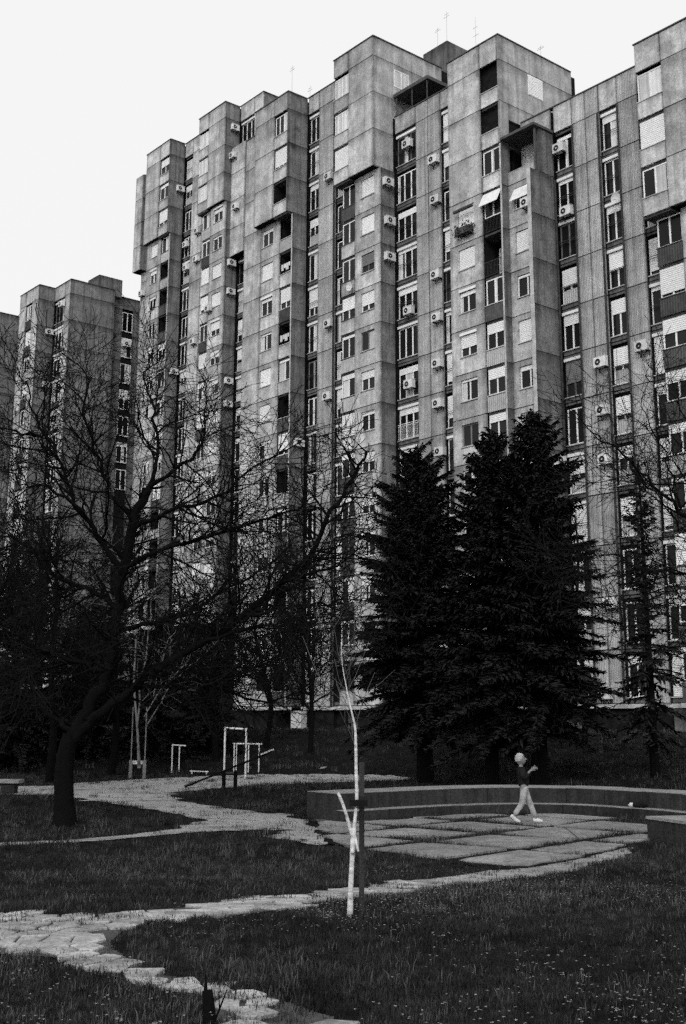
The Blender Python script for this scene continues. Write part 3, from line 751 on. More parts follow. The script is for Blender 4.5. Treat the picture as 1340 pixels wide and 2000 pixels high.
def ac_column(B, where, items, side=False):
    items = sorted(items, key=lambda q: -q[2])
    for i, (s, t, z) in enumerate(items):
        if len(items) == 1: lab = 'white air conditioner ' + where
        else: lab = 'white air conditioner ' + where + ', ' + (ORD[i] if i < len(items) - 1 or len(items) > 8 else 'lowest there')
        ac(B, s, t, z, side, lab)
W_ = .26
ac_column(MAIN, 'on the ribbed wall above the left spruce', [(s, W_, z) for s, z in ((-52.79, 38.16), (-52.65, 35.24), (-52.7, 29.98), (-52.66, 27.05), (-52.68, 23.95), (-52.68, 21.3), (-52.56, 18.14))])
ac_column(MAIN, 'before wide windows above the left spruce', [(-55.5, .12, z) for z in (40.4, 28.3, 23.2)])
ac_column(MAIN, 'on the dark side of the middle tower', [(-56.72, t, z) for t, z in ((.8, 37.81), (.67, 34.97), (.69, 32.35))], True)
ac_column(MAIN, 'on the wall beside the downpipe', [(s, W_, z) for s, z in ((-63.97, 41.05), (-63.86, 29.54), (-63.92, 24.12))])
ac_column(MAIN, 'alone on the side wall right of the open loggias', [(-66.68, .65, 21.14)], True)
ac_column(MAIN, 'on the narrow dark wall above the bare crown', [(-86.62, -6.5, z) for z in (56.48, 42.83, 40.03, 31.48, 29.34)], True)
ac_column(MAIN, 'on the narrow hanging box', [(-85.63, -7.2 + 1.11, 47.99), (-86.3, -7.2 + 1.11, 53.37)])
ac_column(MAIN, 'on the side wall of the leftmost tower', [(-96.44, -6.67, z) for z in (53.79, 34.61)], True)
ac_column(MAIN, 'between the two left towers', [(-93.48, -6.94, 48.37), (-93.5, -6.94, 45.44), (-93.57, -6.94, 37.04)])
ac_column(MAIN, 'hung before small windows of the leftmost recess', [(-95.78, -7.1, 47.7), (-95.53, -7.1, 45.2)])
ac_column(MAIN, 'under a window of the second tower from the left', [(-89.0, -7.2 + 1.6, 38.83)])
ac_column(MAIN, 'on the far left edge of the large block', [(-103.9, -6.94, z) for z in (56.2, 53.4, 48.34, 44.8)])
ac_column(MAIN, 'between the two window columns right of the spruces', [(s, W_, z) for s, z in ((-39.75, 21.02), (-39.75, 18.28), (-39.75, 15.51), (-39.86, 7.72), (-40.46, 3.02))])
ac_column(MAIN, 'on the ribbed wall near the right edge', [(-36.96, W_, 21.28)])
ac_column(MAIN, 'hung before windows beside the tall concrete fin', [(-42.2, .14, 34.9), (-41.85, .14, 30.75)])
ac_column(MAIN, 'on the dark concrete fin behind the right spruce', [(-42.55, .71, 15.83)], True)
ac_column(MAIN, 'under the white awning beside the fin', [(-43.75, 1.42, 31.6)])
ac_column(FAR, 'on the step of the far left block', [(-108.62, .8, 40.13), (-108.62, .8, 34.58)], True)
ac_column(FAR, 'on the stair side of the far left block', [(-105.92, -6.6, 39.73)], True)
ac_column(FAR, 'before the top window of the far left block', [(-106.7, .58, 42.69)])
for z_, lab in ((33.3, 'white washing hung in the open loggia below the second overhang'), (27.7, 'washing hung in the open loggia level with the topmost tree twigs')):
    e_ = tag(empty('laundry', local_to_world(MAIN, -67.85, 1.22, z_ + 1.1), -(math.pi / 2 - TH)), lab, 'laundry')
    obj('line', MB().tube([(-.6, 0, .75), (0, 0, .72), (.6, 0, .75)], [.006] * 3, 4), 'metal_dark', e_)
    for q_, (x_, w_, h_) in enumerate(((-.42, .22, .5), (-.12, .2, .34), (.18, .3, .55), (.46, .14, .3))):
        obj('cloth', MB().prism([(x_ - w_ / 2, -.012), (x_ + w_ / 2, .02), (x_ + w_ / 2, .03), (x_ - w_ / 2, -.002)], .73 - h_, .73), 'curtain' if q_ % 2 else 'shoe', e_)
for s_, t_, z_, lab in ((-59.9, 1.5, 30.9, 'small satellite dish beside a balcony of the middle tower'), (-38.1, .3, 30.2, 'small satellite dish on the right recessed wall')):
    e_ = tag(empty('satellite_dish', local_to_world(MAIN, s_, t_, z_), -(math.pi / 2 - TH)), lab, 'satellite dish')
    d_ = MB(); n_ = 14
    for r_ in range(4):
        for k_ in range(n_):
            a_ = 2 * math.pi * k_ / n_; q_ = .32 * r_ / 3; d_.v.append((q_ * math.cos(a_), -.25 * (q_ / .32) ** 2 * .35 - .05, q_ * math.sin(a_)))
    for r_ in range(3):
        for k_ in range(n_):
            a_ = r_ * n_ + k_; b_ = r_ * n_ + (k_ + 1) % n_; d_.f.append((a_, b_, b_ + n_, a_ + n_))
    obj('dish', d_, 'ac_white', e_); obj('arm', MB().tube([(0, 0, -.05), (0, -.35, -.2)], [.012, .01], 5).tube([(0, 0, 0), (0, .2, -.1)], [.02, .02], 5), 'metal_dark', e_)
# dark plant basket below the awning window of the third tower
pb = tag(empty('plant_basket', local_to_world(MAIN, -48.45, 1.95, 31.3), -(math.pi / 2 - TH)), 'dark plant basket hung under the small awning high on the facade', 'plant basket')
obj('valance', MB().tube([(-.8, -.05, 1.32), (.8, -.05, 1.32)], [.11, .11], 10), 'parapet_dark', pb)
obj('basket', MB().box(-.6, .6, -.2, .2, -.35, .1), 'parapet_dark', pb)
lf = MB(); rr = random.Random(2)
for _ in range(220):
    c = Vector((rr.uniform(-.7, .7), rr.uniform(-.3, .25), rr.uniform(-.5, .35))); d = Vector((rr.gauss(0, 1), rr.gauss(0, 1), rr.gauss(0, 1))).normalized(); e = d.orthogonal().normalized()
    i = len(lf.v); lf.v += [tuple(c), tuple(c + d * .14 + e * .04), tuple(c + d * .2), tuple(c + d * .14 - e * .04)]; lf.f.append((i, i + 1, i + 2, i + 3))
obj('leaves', lf, 'needles', pb)

# ------------------------------------------------------------------ trees
def grow(mb_thick, mb_thin, start, direc, length, rad, depth, rnd, up=.15, rmin=.005, nth=5):
    n = max(3, int(length / .22)); pts = [start.copy()]; d = direc.normalized(); seg = length / n
    for i in range(n):
        d = (d + Vector((rnd.gauss(0, .16), rnd.gauss(0, .16), rnd.gauss(0, .13) + up * .25))).normalized()
        pts.append(pts[-1] + d * seg)
    radii = [max(rmin, rad * (1 - .8 * i / n)) for i in range(n + 1)]
    if rad > .016: mb_thick.tube(pts, radii, nth, False)
    else: mb_thin.tube(pts, radii, 3, False)
    if depth <= 0: return
    side_shoots(mb_thick, mb_thin, pts, radii, depth, rnd, up, rmin, length)
def side_shoots(mt, mn, pts, radii, depth, rnd, up, rmin, length, spacing=None):
    spacing = spacing or (.30 if depth >= 2 else .19 if depth == 1 else .15)
    L = sum((pts[i + 1] - pts[i]).length for i in range(len(pts) - 1)); pos = L * .18; acc = 0; i = 0
    while pos < L and i < len(pts) - 1:
        sl = (pts[i + 1] - pts[i]).length
        if acc + sl < pos: acc += sl; i += 1; continue
        f = (pos - acc) / sl; p = pts[i].lerp(pts[i + 1], f); d = (pts[i + 1] - pts[i]).normalized()
        az = rnd.uniform(0, 2 * math.pi); u = d.orthogonal().normalized(); w = d.cross(u)
        ang = rnd.uniform(.6, 1.15)
        nd = d * math.cos(ang) + (u * math.cos(az) + w * math.sin(az)) * math.sin(ang)
        frac = pos / L
        ln = {3: 1.7, 2: 1.25, 1: .75, 0: .4}[min(depth, 3)] * (1.2 - .8 * frac) * rnd.uniform(.6, 1.25)
        rr = min(radii[i] * .62, {3: .03, 2: .018, 1: .010, 0: .007}[min(depth, 3)])
        grow(mt, mn, p, nd, ln, max(rr, rmin), depth - 1, rnd, up, rmin)
        pos += spacing * rnd.uniform(.6, 1.5)
def limb_tree(name, label, limbs, bark, twig, seed, depth=2, rmin=.0055, up=.1, sp=.42, group=None, extra=None):
    rnd = random.Random(seed); mt, mn = MB(), MB()
    base = Vector(limbs[0][0][0])
    for li, (pts, r0, r1) in enumerate(limbs):
        P = [Vector(p) - base for p in pts]
        Q = catmull(P, 4); n = len(Q)
        Q = [q + (Vector((rnd.gauss(0, 1), rnd.gauss(0, 1), rnd.gauss(0, 1))) * .035 if 0 < k < n - 1 and li else Vector()) for k, q in enumerate(Q)]
        radii = [r0 + (r1 - r0) * (k / (n - 1)) ** .8 for k in range(n)]
        if li == 0: radii = [r * (.84 + .25 * max(0, 1 - k / 2.5)) for k, r in enumerate(radii)]
        mt.tube(Q, radii, 9 if r0 > .1 else 6, False)
        if li: side_shoots(mt, mn, Q, radii, depth, rnd, up, rmin, 2, sp)
    e = tag(empty(name, base), label, 'tree', group)
    obj('trunk', mt.mesh('trunk', True), bark, e)
    obj('crown', mn.mesh('crown'), twig, e)
    return e
LIMBS_LEFT=[
 ([(-5.55, 25.0, -0.55), (-5.62, 25.0, 0.26), (-5.62, 25.0, 0.87), (-5.52, 25.0, 1.32)],0.25,0.21),
 ([(-5.51, 25.0, 1.27), (-5.17, 25.1, 1.99), (-4.87, 25.2, 2.72), (-4.74, 25.3, 3.79), (-4.7, 25.4, 4.78), (-4.52, 25.5, 5.91), (-4.27, 25.6, 6.55)],0.19,0.1),
 ([(-5.51, 25.0, 1.17), (-4.98, 24.82, 1.68), (-4.34, 24.64, 2.19), (-3.51, 24.47, 2.8), (-2.27, 24.29, 3.51), (-1.18, 24.11, 4.38), (-0.56, 23.93, 5.08), (-0.1, 23.76, 5.95), (0.21, 23.58, 6.44), (0.46, 23.4, 6.93)],0.15,0.025),
 ([(-1.93, 23.9, 3.69), (-1.1, 23.6, 3.76), (-0.29, 23.3, 3.84), (0.31, 23.0, 3.96)],0.045,0.01),
 ([(-1.16, 23.7, 4.33), (-0.29, 23.35, 4.55), (0.5, 23.0, 5.0)],0.04,0.01),
 ([(-2.74, 24.0, 3.18), (-1.74, 24.2, 3.46), (-0.71, 24.4, 3.4), (0.01, 24.6, 3.49)],0.05,0.012),
 ([(-4.33, 24.6, 2.19), (-3.05, 25.07, 2.41), (-1.59, 25.53, 2.01), (-0.2, 26.0, 2.67)],0.05,0.01),
 ([(-4.71, 25.2, 3.89), (-5.47, 25.52, 4.36), (-6.33, 25.85, 4.72), (-7.13, 26.18, 5.44), (-8.04, 26.5, 5.83)],0.07,0.015),
 ([(-4.67, 25.3, 4.66), (-5.1, 25.08, 5.29), (-5.46, 24.87, 5.8), (-5.76, 24.65, 6.36), (-6.02, 24.43, 7.03), (-6.52, 24.22, 7.42), (-7.33, 24.0, 7.58)],0.08,0.015),
 ([(-4.52, 25.5, 5.91), (-5.11, 25.7, 6.51), (-5.47, 25.9, 7.47), (-5.91, 26.1, 8.47), (-5.87, 26.3, 9.25), (-6.54, 26.5, 9.92)],0.06,0.012),
 ([(-4.27, 25.6, 6.55), (-4.12, 25.65, 7.42), (-4.22, 25.7, 8.37), (-4.43, 25.75, 9.09), (-4.29, 25.8, 9.83)],0.06,0.01),
 ([(-4.27, 25.6, 6.55), (-3.66, 25.33, 6.89), (-3.04, 25.05, 7.4), (-2.97, 24.78, 8.13), (-2.52, 24.5, 8.51)],0.055,0.01),
 ([(-4.58, 25.5, 5.57), (-3.72, 25.2, 5.97), (-2.71, 24.9, 6.2), (-1.62, 24.6, 6.97), (-0.75, 24.3, 7.46)],0.06,0.01),
 ([(-4.7, 25.4, 4.78), (-3.68, 25.1, 5.19), (-2.57, 24.8, 5.47), (-1.17, 24.5, 5.86), (-0.31, 24.2, 6.35)],0.06,0.012),
 ([(-4.76, 25.2, 3.47), (-4.03, 25.6, 3.66), (-2.99, 26.0, 4.08), (-1.92, 26.4, 4.8), (-1.15, 26.8, 5.67)],0.06,0.012),
 ([(-4.92, 25.1, 2.62), (-5.44, 24.78, 2.81), (-6.11, 24.45, 2.99), (-6.88, 24.12, 3.48), (-7.41, 23.8, 3.66)],0.06,0.012),
 ([(-5.42, 25.0, 1.37), (-6.18, 25.47, 1.78), (-6.88, 25.93, 2.43), (-7.8, 26.4, 2.77)],0.06,0.012),
 ([(-5.38, 24.5, 5.85), (-6.14, 24.2, 6.33), (-6.59, 23.9, 6.37), (-7.26, 23.6, 6.73)],0.04,0.01),
 ([(-5.99, 24.3, 7.0), (-6.42, 24.2, 7.8), (-6.6, 24.1, 8.4), (-6.9, 24.0, 8.8)],0.035,0.008),
]
LIMBS_RIGHT=[
 ([(7.62, 24.0, -0.58), (7.69, 24.0, 1.73), (7.79, 24.0, 3.73), (7.77, 24.0, 4.97)],0.2,0.13),
 ([(7.77, 24.0, 4.76), (7.24, 23.83, 5.36), (6.71, 23.67, 5.91), (6.08, 23.5, 6.4), (5.6, 23.33, 6.88), (5.11, 23.17, 7.21), (4.59, 23.0, 7.7)],0.09,0.01),
 ([(6.85, 23.8, 5.82), (6.67, 23.75, 6.61), (6.38, 23.7, 7.34), (6.17, 23.65, 7.98), (6.24, 23.6, 8.62)],0.04,0.008),
 ([(7.79, 24.0, 4.24), (7.29, 24.17, 4.52), (6.61, 24.33, 4.61), (6.03, 24.5, 4.71), (5.76, 24.67, 5.0), (5.32, 24.83, 5.02), (4.76, 25.0, 5.15)],0.07,0.01),
 ([(7.77, 24.0, 3.94), (7.18, 23.77, 4.63), (6.89, 23.53, 5.21), (6.59, 23.3, 5.48), (6.15, 23.07, 6.05), (5.5, 22.83, 6.21), (5.05, 22.6, 6.11)],0.05,0.008),
 ([(7.77, 24.0, 4.97), (7.59, 24.15, 6.05), (7.26, 24.3, 6.94), (7.16, 24.45, 8.09), (7.02, 24.6, 8.8)],0.07,0.01),
 ([(6.05, 24.6, 4.73), (5.59, 24.47, 4.5), (5.04, 24.33, 4.53), (4.49, 24.2, 4.46)],0.03,0.008),
 ([(7.74, 24.0, 3.43), (7.0, 23.75, 3.41), (6.34, 23.5, 3.68), (5.77, 23.25, 3.56), (5.2, 23.0, 3.25)],0.04,0.008),
]
LIMBS_BIRCH=[
 ([(-6.25, 38.0, 0.16), (-6.36, 38.0, 1.39), (-6.52, 38.0, 2.8), (-6.51, 38.0, 4.23), (-6.63, 38.0, 5.52), (-6.47, 38.0, 6.67), (-6.27, 38.0, 8.0)],0.09,0.03),
 ([(-6.32, 38.0, 1.08), (-6.28, 37.88, 2.64), (-6.12, 37.75, 4.37), (-5.96, 37.62, 5.81), (-5.58, 37.5, 6.77)],0.06,0.02),
 ([(-6.09, 37.6, 1.7), (-5.49, 37.4, 2.63), (-4.7, 37.2, 3.4), (-3.92, 37.0, 4.17), (-3.36, 36.8, 4.63)],0.045,0.012),
 ([(-5.83, 37.6, 2.32), (-5.6, 37.4, 3.41), (-5.14, 37.2, 4.57), (-4.56, 37.0, 4.8)],0.035,0.01),
 ([(-6.06, 37.8, 1.4), (-5.27, 38.03, 2.81), (-4.36, 38.27, 3.69), (-3.75, 38.5, 4.36)],0.04,0.01),
 ([(-6.63, 38.0, 5.52), (-7.07, 38.2, 6.53), (-7.8, 38.4, 7.22)],0.03,0.01),
 ([(-6.54, 38.0, 4.23), (-7.45, 38.33, 5.22), (-8.28, 38.67, 5.75), (-9.04, 39.0, 6.12)],0.03,0.01),
]
LIMBS_LEFT = [(p, a * (.78 if .1 < a < .2 else 1), b) for p, a, b in LIMBS_LEFT]
limb_tree('bare_tree', 'big bare tree with thick dark trunk and spreading branches at left', LIMBS_LEFT, 'bark_dark', 'twig_dark', 4, depth=3, rmin=.0068, sp=.15)
LIMBS_RIGHT = [(p, a * .6, b * .8) for p, a, b in LIMBS_RIGHT]
limb_tree('bare_tree', 'bare tree reaching in from the right edge with thin branches', LIMBS_RIGHT, 'bark_dark', 'twig_dark', 9, depth=3, rmin=.0058, sp=.24)
LIMBS_BIRCH = [(p, a * .62, b * .7) for p, a, b in LIMBS_BIRCH]
limb_tree('birch_tree', 'pale leafless birch with several stems behind the big bare tree', LIMBS_BIRCH, 'old_birch', 'birch_twig', 12, depth=2, rmin=.008, sp=.3)
def wild_tree(label, x, y, height, seed, rad=.16, sp=.16):
    rnd = random.Random(seed); z0 = gz(x, y) - .05; mt, mn = MB(), MB()
    e = tag(empty('bare_tree', (x, y, z0)), label, 'tree')
    P = [Vector((rnd.gauss(0, .12) * k, rnd.gauss(0, .12) * k, height * .2 * k)) for k in range(5)]
    Q = catmull(P, 5); r = [rad * (1 - .75 * k / len(Q)) for k in range(len(Q))]; mt.tube(Q, r, 8, False)
    for k in range(5, len(Q)):
        for _ in range(2 if k % 2 else 1):
            a = rnd.uniform(0, 6.28); d = Vector((math.cos(a), math.sin(a), rnd.uniform(.3, 1.0)))
            pts = [Q[k]]; ln = height * .40 * (1.1 - .6 * k / len(Q)) * rnd.uniform(.6, 1.15); n = 8
            dd = d.normalized()
            for q in range(n):
                dd = (dd + Vector((rnd.gauss(0, .13), rnd.gauss(0, .13), rnd.gauss(0, .1) + .05))).normalized(); pts.append(pts[-1] + dd * ln / n)
            rr = [max(.012, r[k] * .5 * (1 - .85 * q / n)) for q in range(n + 1)]
            mt.tube(pts, rr, 5, False); side_shoots(mt, mn, pts, rr, 2, rnd, .2, .011, 2, sp)
    obj('trunk', mt.mesh('trunk', True), 'bark_dark', e); obj('crown', mn, 'twig_dark', e)
wild_tree('bare twiggy tree at the left edge behind the big bare tree', -10.6, 34.0, 9.8, 71, .15, .115)
wild_tree('bare tree standing behind the bench by the gravel path', -9.6, 40.5, 9.6, 76, .15, .12)
wild_tree('small bare tree on the bank between bench and birch', -8.6, 46.0, 10.0, 72, .15, .12)
wild_tree('small bare tree on the bank right of the pale birch', -5.0, 49.0, 8.0, 73)
wild_tree('bare tree far left beyond the bench, its crown over the far block', -14.2, 41.0, 11.0, 78, .16, .11)
wild_tree('slim bare tree on the bank behind the tall white frame', -1.3, 50.5, 8.4, 79, .11, .15)
wild_tree('bare twiggy tree on the right bank before the lowest windows', 12.2, 38.0, 9.5, 74)


def spruce(name, label, x, y, height, radius, seed, bare=1.0, dens=1.0, droop=.25, whorl=.25, power=.60, group=None, top_gap=0.0):
    rnd = random.Random(seed); z0 = gz(x, y) - .08
    e = tag(empty(name, (x, y, z0)), label, 'tree', group)
    mt, mc = MB(), MB()
    lean = Vector((rnd.uniform(-.02, .02), rnd.uniform(-.02, .02), 0))
    axis = lambda z: Vector((lean.x * z, lean.y * z, z))
    zs = [height * k / 12 for k in range(13)]
    mt.tube([axis(z) for z in zs], [.17 * radius / 2 * (1 - .93 * z / height) + .015 for z in zs], 8, False)
    V, F = mc.v, mc.f
    def spray(p, d, ln, wd):
        s = d.cross(Vector((0, 0, 1)))
        s = s.normalized() if s.length > 1e-3 else Vector((1, 0, 0))
        s = (s + Vector((0, 0, rnd.uniform(-.7, .7)))).normalized()
        i = len(V); q = p + d * ln
        V.extend((tuple(p - s * wd * .5), tuple(p + s * wd * .5), tuple(p + d * ln * .55 + s * wd), tuple(q), tuple(p + d * ln * .55 - s * wd)))
        F.append((i, i + 1, i + 2, i + 3, i + 4))
    z = bare
    while z < height - .12:
        f = (z - bare) / (height - bare)
        prof = (1 - f) ** power * (1 if f > .15 else .72 + 1.87 * f) 
        L0 = radius * prof
        nb = rnd.randint(7, 10) if f < .85 else 6
        a0 = rnd.uniform(0, 6.3)
        for b in range(nb):
            if rnd.random() < .06: continue
            a = a0 + 2 * math.pi * b / nb + rnd.uniform(-.3, .3)
            L = max(.14, L0 * rnd.uniform(.68, 1.06) * (1 + .12 * math.sin(a * 3 + z * 1.1 + seed) + .08 * math.sin(a * 5 - z * 1.9))); out = Vector((math.cos(a), math.sin(a), 0))
            p0 = axis(max(.4, z + rnd.uniform(-.3, .3))); slope = rnd.uniform(-.12, .22) + f * .75 - droop * (1 - f)
            m = max(3, int(L / .16)); pts = []
            for k in range(m + 1):
                q = k / m
                pts.append(p0 + out * (L * q) + Vector((0, 0, L * (slope * q + .10 * (1 - f) * q * (1 - q) - .16 * (1 - f) * q * q))))
            mt.tube(pts, [max(.006, .032 * L * (1 - .85 * k / m) + .004) for k in range(m + 1)], 3, False)
            side = Vector((-out.y, out.x, 0))
            steps = int(L / (.055 / dens)) + 3
            for k in range(steps):
                q = (.12 + .88 * (k + rnd.random()) / steps); kk = min(m - 1, int(q * m)); p = pts[kk].lerp(pts[kk + 1], q * m - kk)
                tl = (.15 + .42 * L * (1 - q) * .55 + .06) * rnd.uniform(.55, 1.2)
                for sgn in (-1, 1):
                    d = (out * rnd.uniform(.35, .9) + side * sgn * rnd.uniform(.35, 1.0) + Vector((0, 0, rnd.uniform(-.55, .22)))).normalized()
                    spray(p, d, tl * .85, rnd.uniform(.018, .036) + .025 * tl)
                if rnd.random() < .9:
                    d = (out * rnd.uniform(.2, 1) + side * rnd.uniform(-.5, .5) + Vector((0, 0, rnd.uniform(-.9, -.2)))).normalized(); spray(p, d, tl * rnd.uniform(.5, .95), .04)
            for _ in range(3):
                d = (out + side * rnd.uniform(-.5, .5) + Vector((0, 0, rnd.uniform(-.2, .5)))).normalized(); spray(pts[-1], d, .16, .03)
        z += whorl * (1 - .45 * f) * rnd.uniform(.75, 1.25)
    for _ in range(14):
        d = Vector((rnd.gauss(0, .3), rnd.gauss(0, .3), 1)).normalized(); spray(axis(height - rnd.uniform(.0, .35)), d, .28, .03)
    obj('trunk', mt, 'bark_dark', e)
    obj('crown', mc, 'needles', e)
    return e
GS = 'dark spruces in front of the block'
spruce('spruce_tree', 'dark spruce left of the pair, with its trunk standing alone', 2.78, 41.0, 11.5, 3.3, 21, bare=2.0, dens=1.9, group=GS)
spruce('spruce_tree', 'tall dark spruce in the middle of the group with a ragged narrow top', 4.4, 36.2, 10.9, 2.5, 22, bare=1.8, dens=1.9, group=GS)
spruce('spruce_tree', 'tallest and widest dark spruce, at the right of the group', 5.62, 35.0, 10.95, 2.8, 23, bare=1.7, dens=2.0, group=GS)
GD = 'dark evergreens below the left half of the block'
spruce('evergreen_tree', 'dark evergreen at the left edge behind the bench', -13.0, 48.5, 7.6, 3.8, 31, bare=.3, dens=.8, droop=.4, whorl=.42, group=GD)
spruce('evergreen_tree', 'dark evergreen behind the trunk of the big bare tree', -10.4, 50.5, 6.6, 3.6, 32, bare=.3, dens=.8, droop=.4, whorl=.42, group=GD)
spruce('evergreen_tree', 'dark evergreen behind the pale birch stems', -7.4, 50.0, 6.0, 3.2, 33, bare=.5, dens=.8, droop=.45, whorl=.42, group=GD)
wild_tree('bare tree with fine twigs before the loggias right of the birch', -3.2, 51.5, 8.6, 75, .13)
spruce('evergreen_tree', 'low dark evergreen left of the white pull up frame', -5.5, 51.0, 5.2, 2.5, 35, bare=.7, dens=.9, droop=.5, whorl=.42, group=GD)
spruce('larch_tree', 'thin sparse conifer with a slender trunk near the right edge', 9.2, 36.2, 9.4, 1.6, 41, bare=1.4, dens=.34, droop=.45, whorl=.46, power=.8)

def budding_tree(x, y, seed):
    rnd = random.Random(seed); z0 = gz(x, y) - .05
    e = tag(empty('young_tree', (x, y, z0)), 'fine twiggy tree with pale buds just right of the spruces', 'tree')
    mt, mn, ml = MB(), MB(), MB()
    P = [Vector((0, 0, 0)), Vector((.1, 0, 2.2)), Vector((-.1, .1, 4.4)), Vector((.05, 0, 6.8)), Vector((0, .1, 8.4))]
    Q = catmull(P, 5); rad = [.11 * (1 - .9 * k / len(Q)) + .01 for k in range(len(Q))]
    mt.tube(Q, rad, 7, False); side_shoots(mt, mn, Q[6:], rad[6:], 2, rnd, .35, .007, 4, .22)
    vs_ = mn.v
    for k in range(0, len(vs_), 5):
        c = Vector(vs_[k]); d = Vector((rnd.gauss(0, 1), rnd.gauss(0, 1), rnd.gauss(0, 1))).normalized(); u = d.orthogonal().normalized()
        i = len(ml.v); ml.v += [tuple(c), tuple(c + d * .04 + u * .02), tuple(c + d * .08), tuple(c + d * .04 - u * .02)]; ml.f.append((i, i + 1, i + 2, i + 3))
    obj('trunk', mt, 'bark_dark', e); obj('crown', mn, 'twig_dark', e); obj('buds', ml, 'leaf_buds', e)
budding_tree(8.6, 43.5, 51)

# young birch with stake in the foreground
def sapling():
    bx, by = 0.075, 11.0; bz = gz(bx, by) - .03
    e = tag(empty('birch_sapling', (bx, by, bz)), 'young white birch sapling with a forked stem in the foreground', 'tree')
    s = 11.0 / 10.4
    def pt(X, Z, dy=0): return Vector((X * s - bx, dy, 1.65 + (Z - 1.65) * s - bz))
    rnd = random.Random(8)
    stem = [Vector((0, 0, 0)), pt(.078, .3), pt(.088, .5), pt(.097, .66), pt(.108, .80), pt(.127, 1.0), pt(.122, 1.2), pt(.118, 1.42), pt(.112, 1.58), pt(.085, 1.70), pt(.055, 1.83), pt(.03, 1.95), pt(.0, 2.12), pt(-.01, 2.3)]
    r = [.028, .023, .021, .025, .0155, .015, .0145, .013, .011, .008, .0062, .005, .003, .002]
    obj('trunk', MB().tube(catmull(stem, 3), list(np.interp(np.linspace(0, 13, 40), range(14), r)), 10).mesh('trunk', True), 'birch_bark', e)
    br = catmull([pt(.099, .67), pt(.06, .80, -.02), pt(.02, .93, -.03), pt(-.03, 1.05, -.05)], 3)
    obj('cut_branch', MB().tube(br, [.0165 - .0004 * k for k in range(len(br))], 8).mesh('cut_branch', True), 'birch_bark', e)
    b2 = catmull([pt(.108, .72), pt(.125, .64, -.02), pt(.14, .58, -.03)], 3)
    obj('cut_branch', MB().tube(b2, [.011] * len(b2), 7).mesh('cut_branch', True), 'birch_bark', e)
    knot = MB().tube([pt(.085, .56, -.03), pt(.092, .58, -.035), pt(.092, .61, -.03)], [.008, .019, .009], 8); obj('knot', knot.mesh('knot', True), 'birch_bark', e)
    mt, mn = MB(), MB()
    for p0, p1, ln in ((pt(.112, 1.58), pt(.16, 1.72), .55), (pt(.06, 1.83), pt(.03, 1.98), .5), (pt(.118, 1.42), pt(.05, 1.52), .35), (pt(.03, 1.95), pt(.09, 2.1), .4), (pt(.0, 2.12), pt(-.06, 2.25), .35), (pt(.085, 1.70), pt(.03, 1.80), .35)):
        grow(mt, mn, p0, (p1 - p0), ln, .0042, 1, rnd, .9, .0022)
    obj('crown', mn, 'birch_twig', e)
    # stake
    sx, sy = .185, 11.45; sz = gz(sx, sy) - .1
    k = tag(empty('wooden_stake', (sx, sy, sz)), 'grey wooden stake right behind the birch sapling', 'stake')
    obj('post', MB().box(-.024, .024, -.022, .022, 0, 1.42), 'old_wood', k)
    obj('strap', MB().box(-.11, .045, -.50, .03, 1.06, 1.115), 'strap', k)
sapling()
def broken_post():
    x, y = -.71, 7.0; z = gz(x, y) - .05
    e = tag(empty('broken_post', (x, y, z)), 'dark broken wooden post at the bottom edge beside the stone path', 'post')
    mb = MB().tube([(0, 0, 0), (-.004, 0, .10), (-.012, 0, .18), (-.02, 0, .25)], [.042, .037, .034, .028], 8, True)
    obj('post', mb.mesh('post', True), 'bark_dark', e)
    obj('splinter', MB().tube([(-.03, 0, .23), (-.028, 0, .29), (-.034, 0, .34)], [.014, .008, .002], 5), 'bark_dark', e)
    obj('twig', MB().tube([(.01, -.01, .06), (.05, -.02, .16), (.09, -.02, .26)], [.008, .006, .003], 5).tube([(.05, -.02, .16), (.045, -.03, .25)], [.005, .002], 4).tube([(.02, -.01, .05), (-.09, -.06, .10)], [.006, .003], 4), 'bark_dark', e)
broken_post()

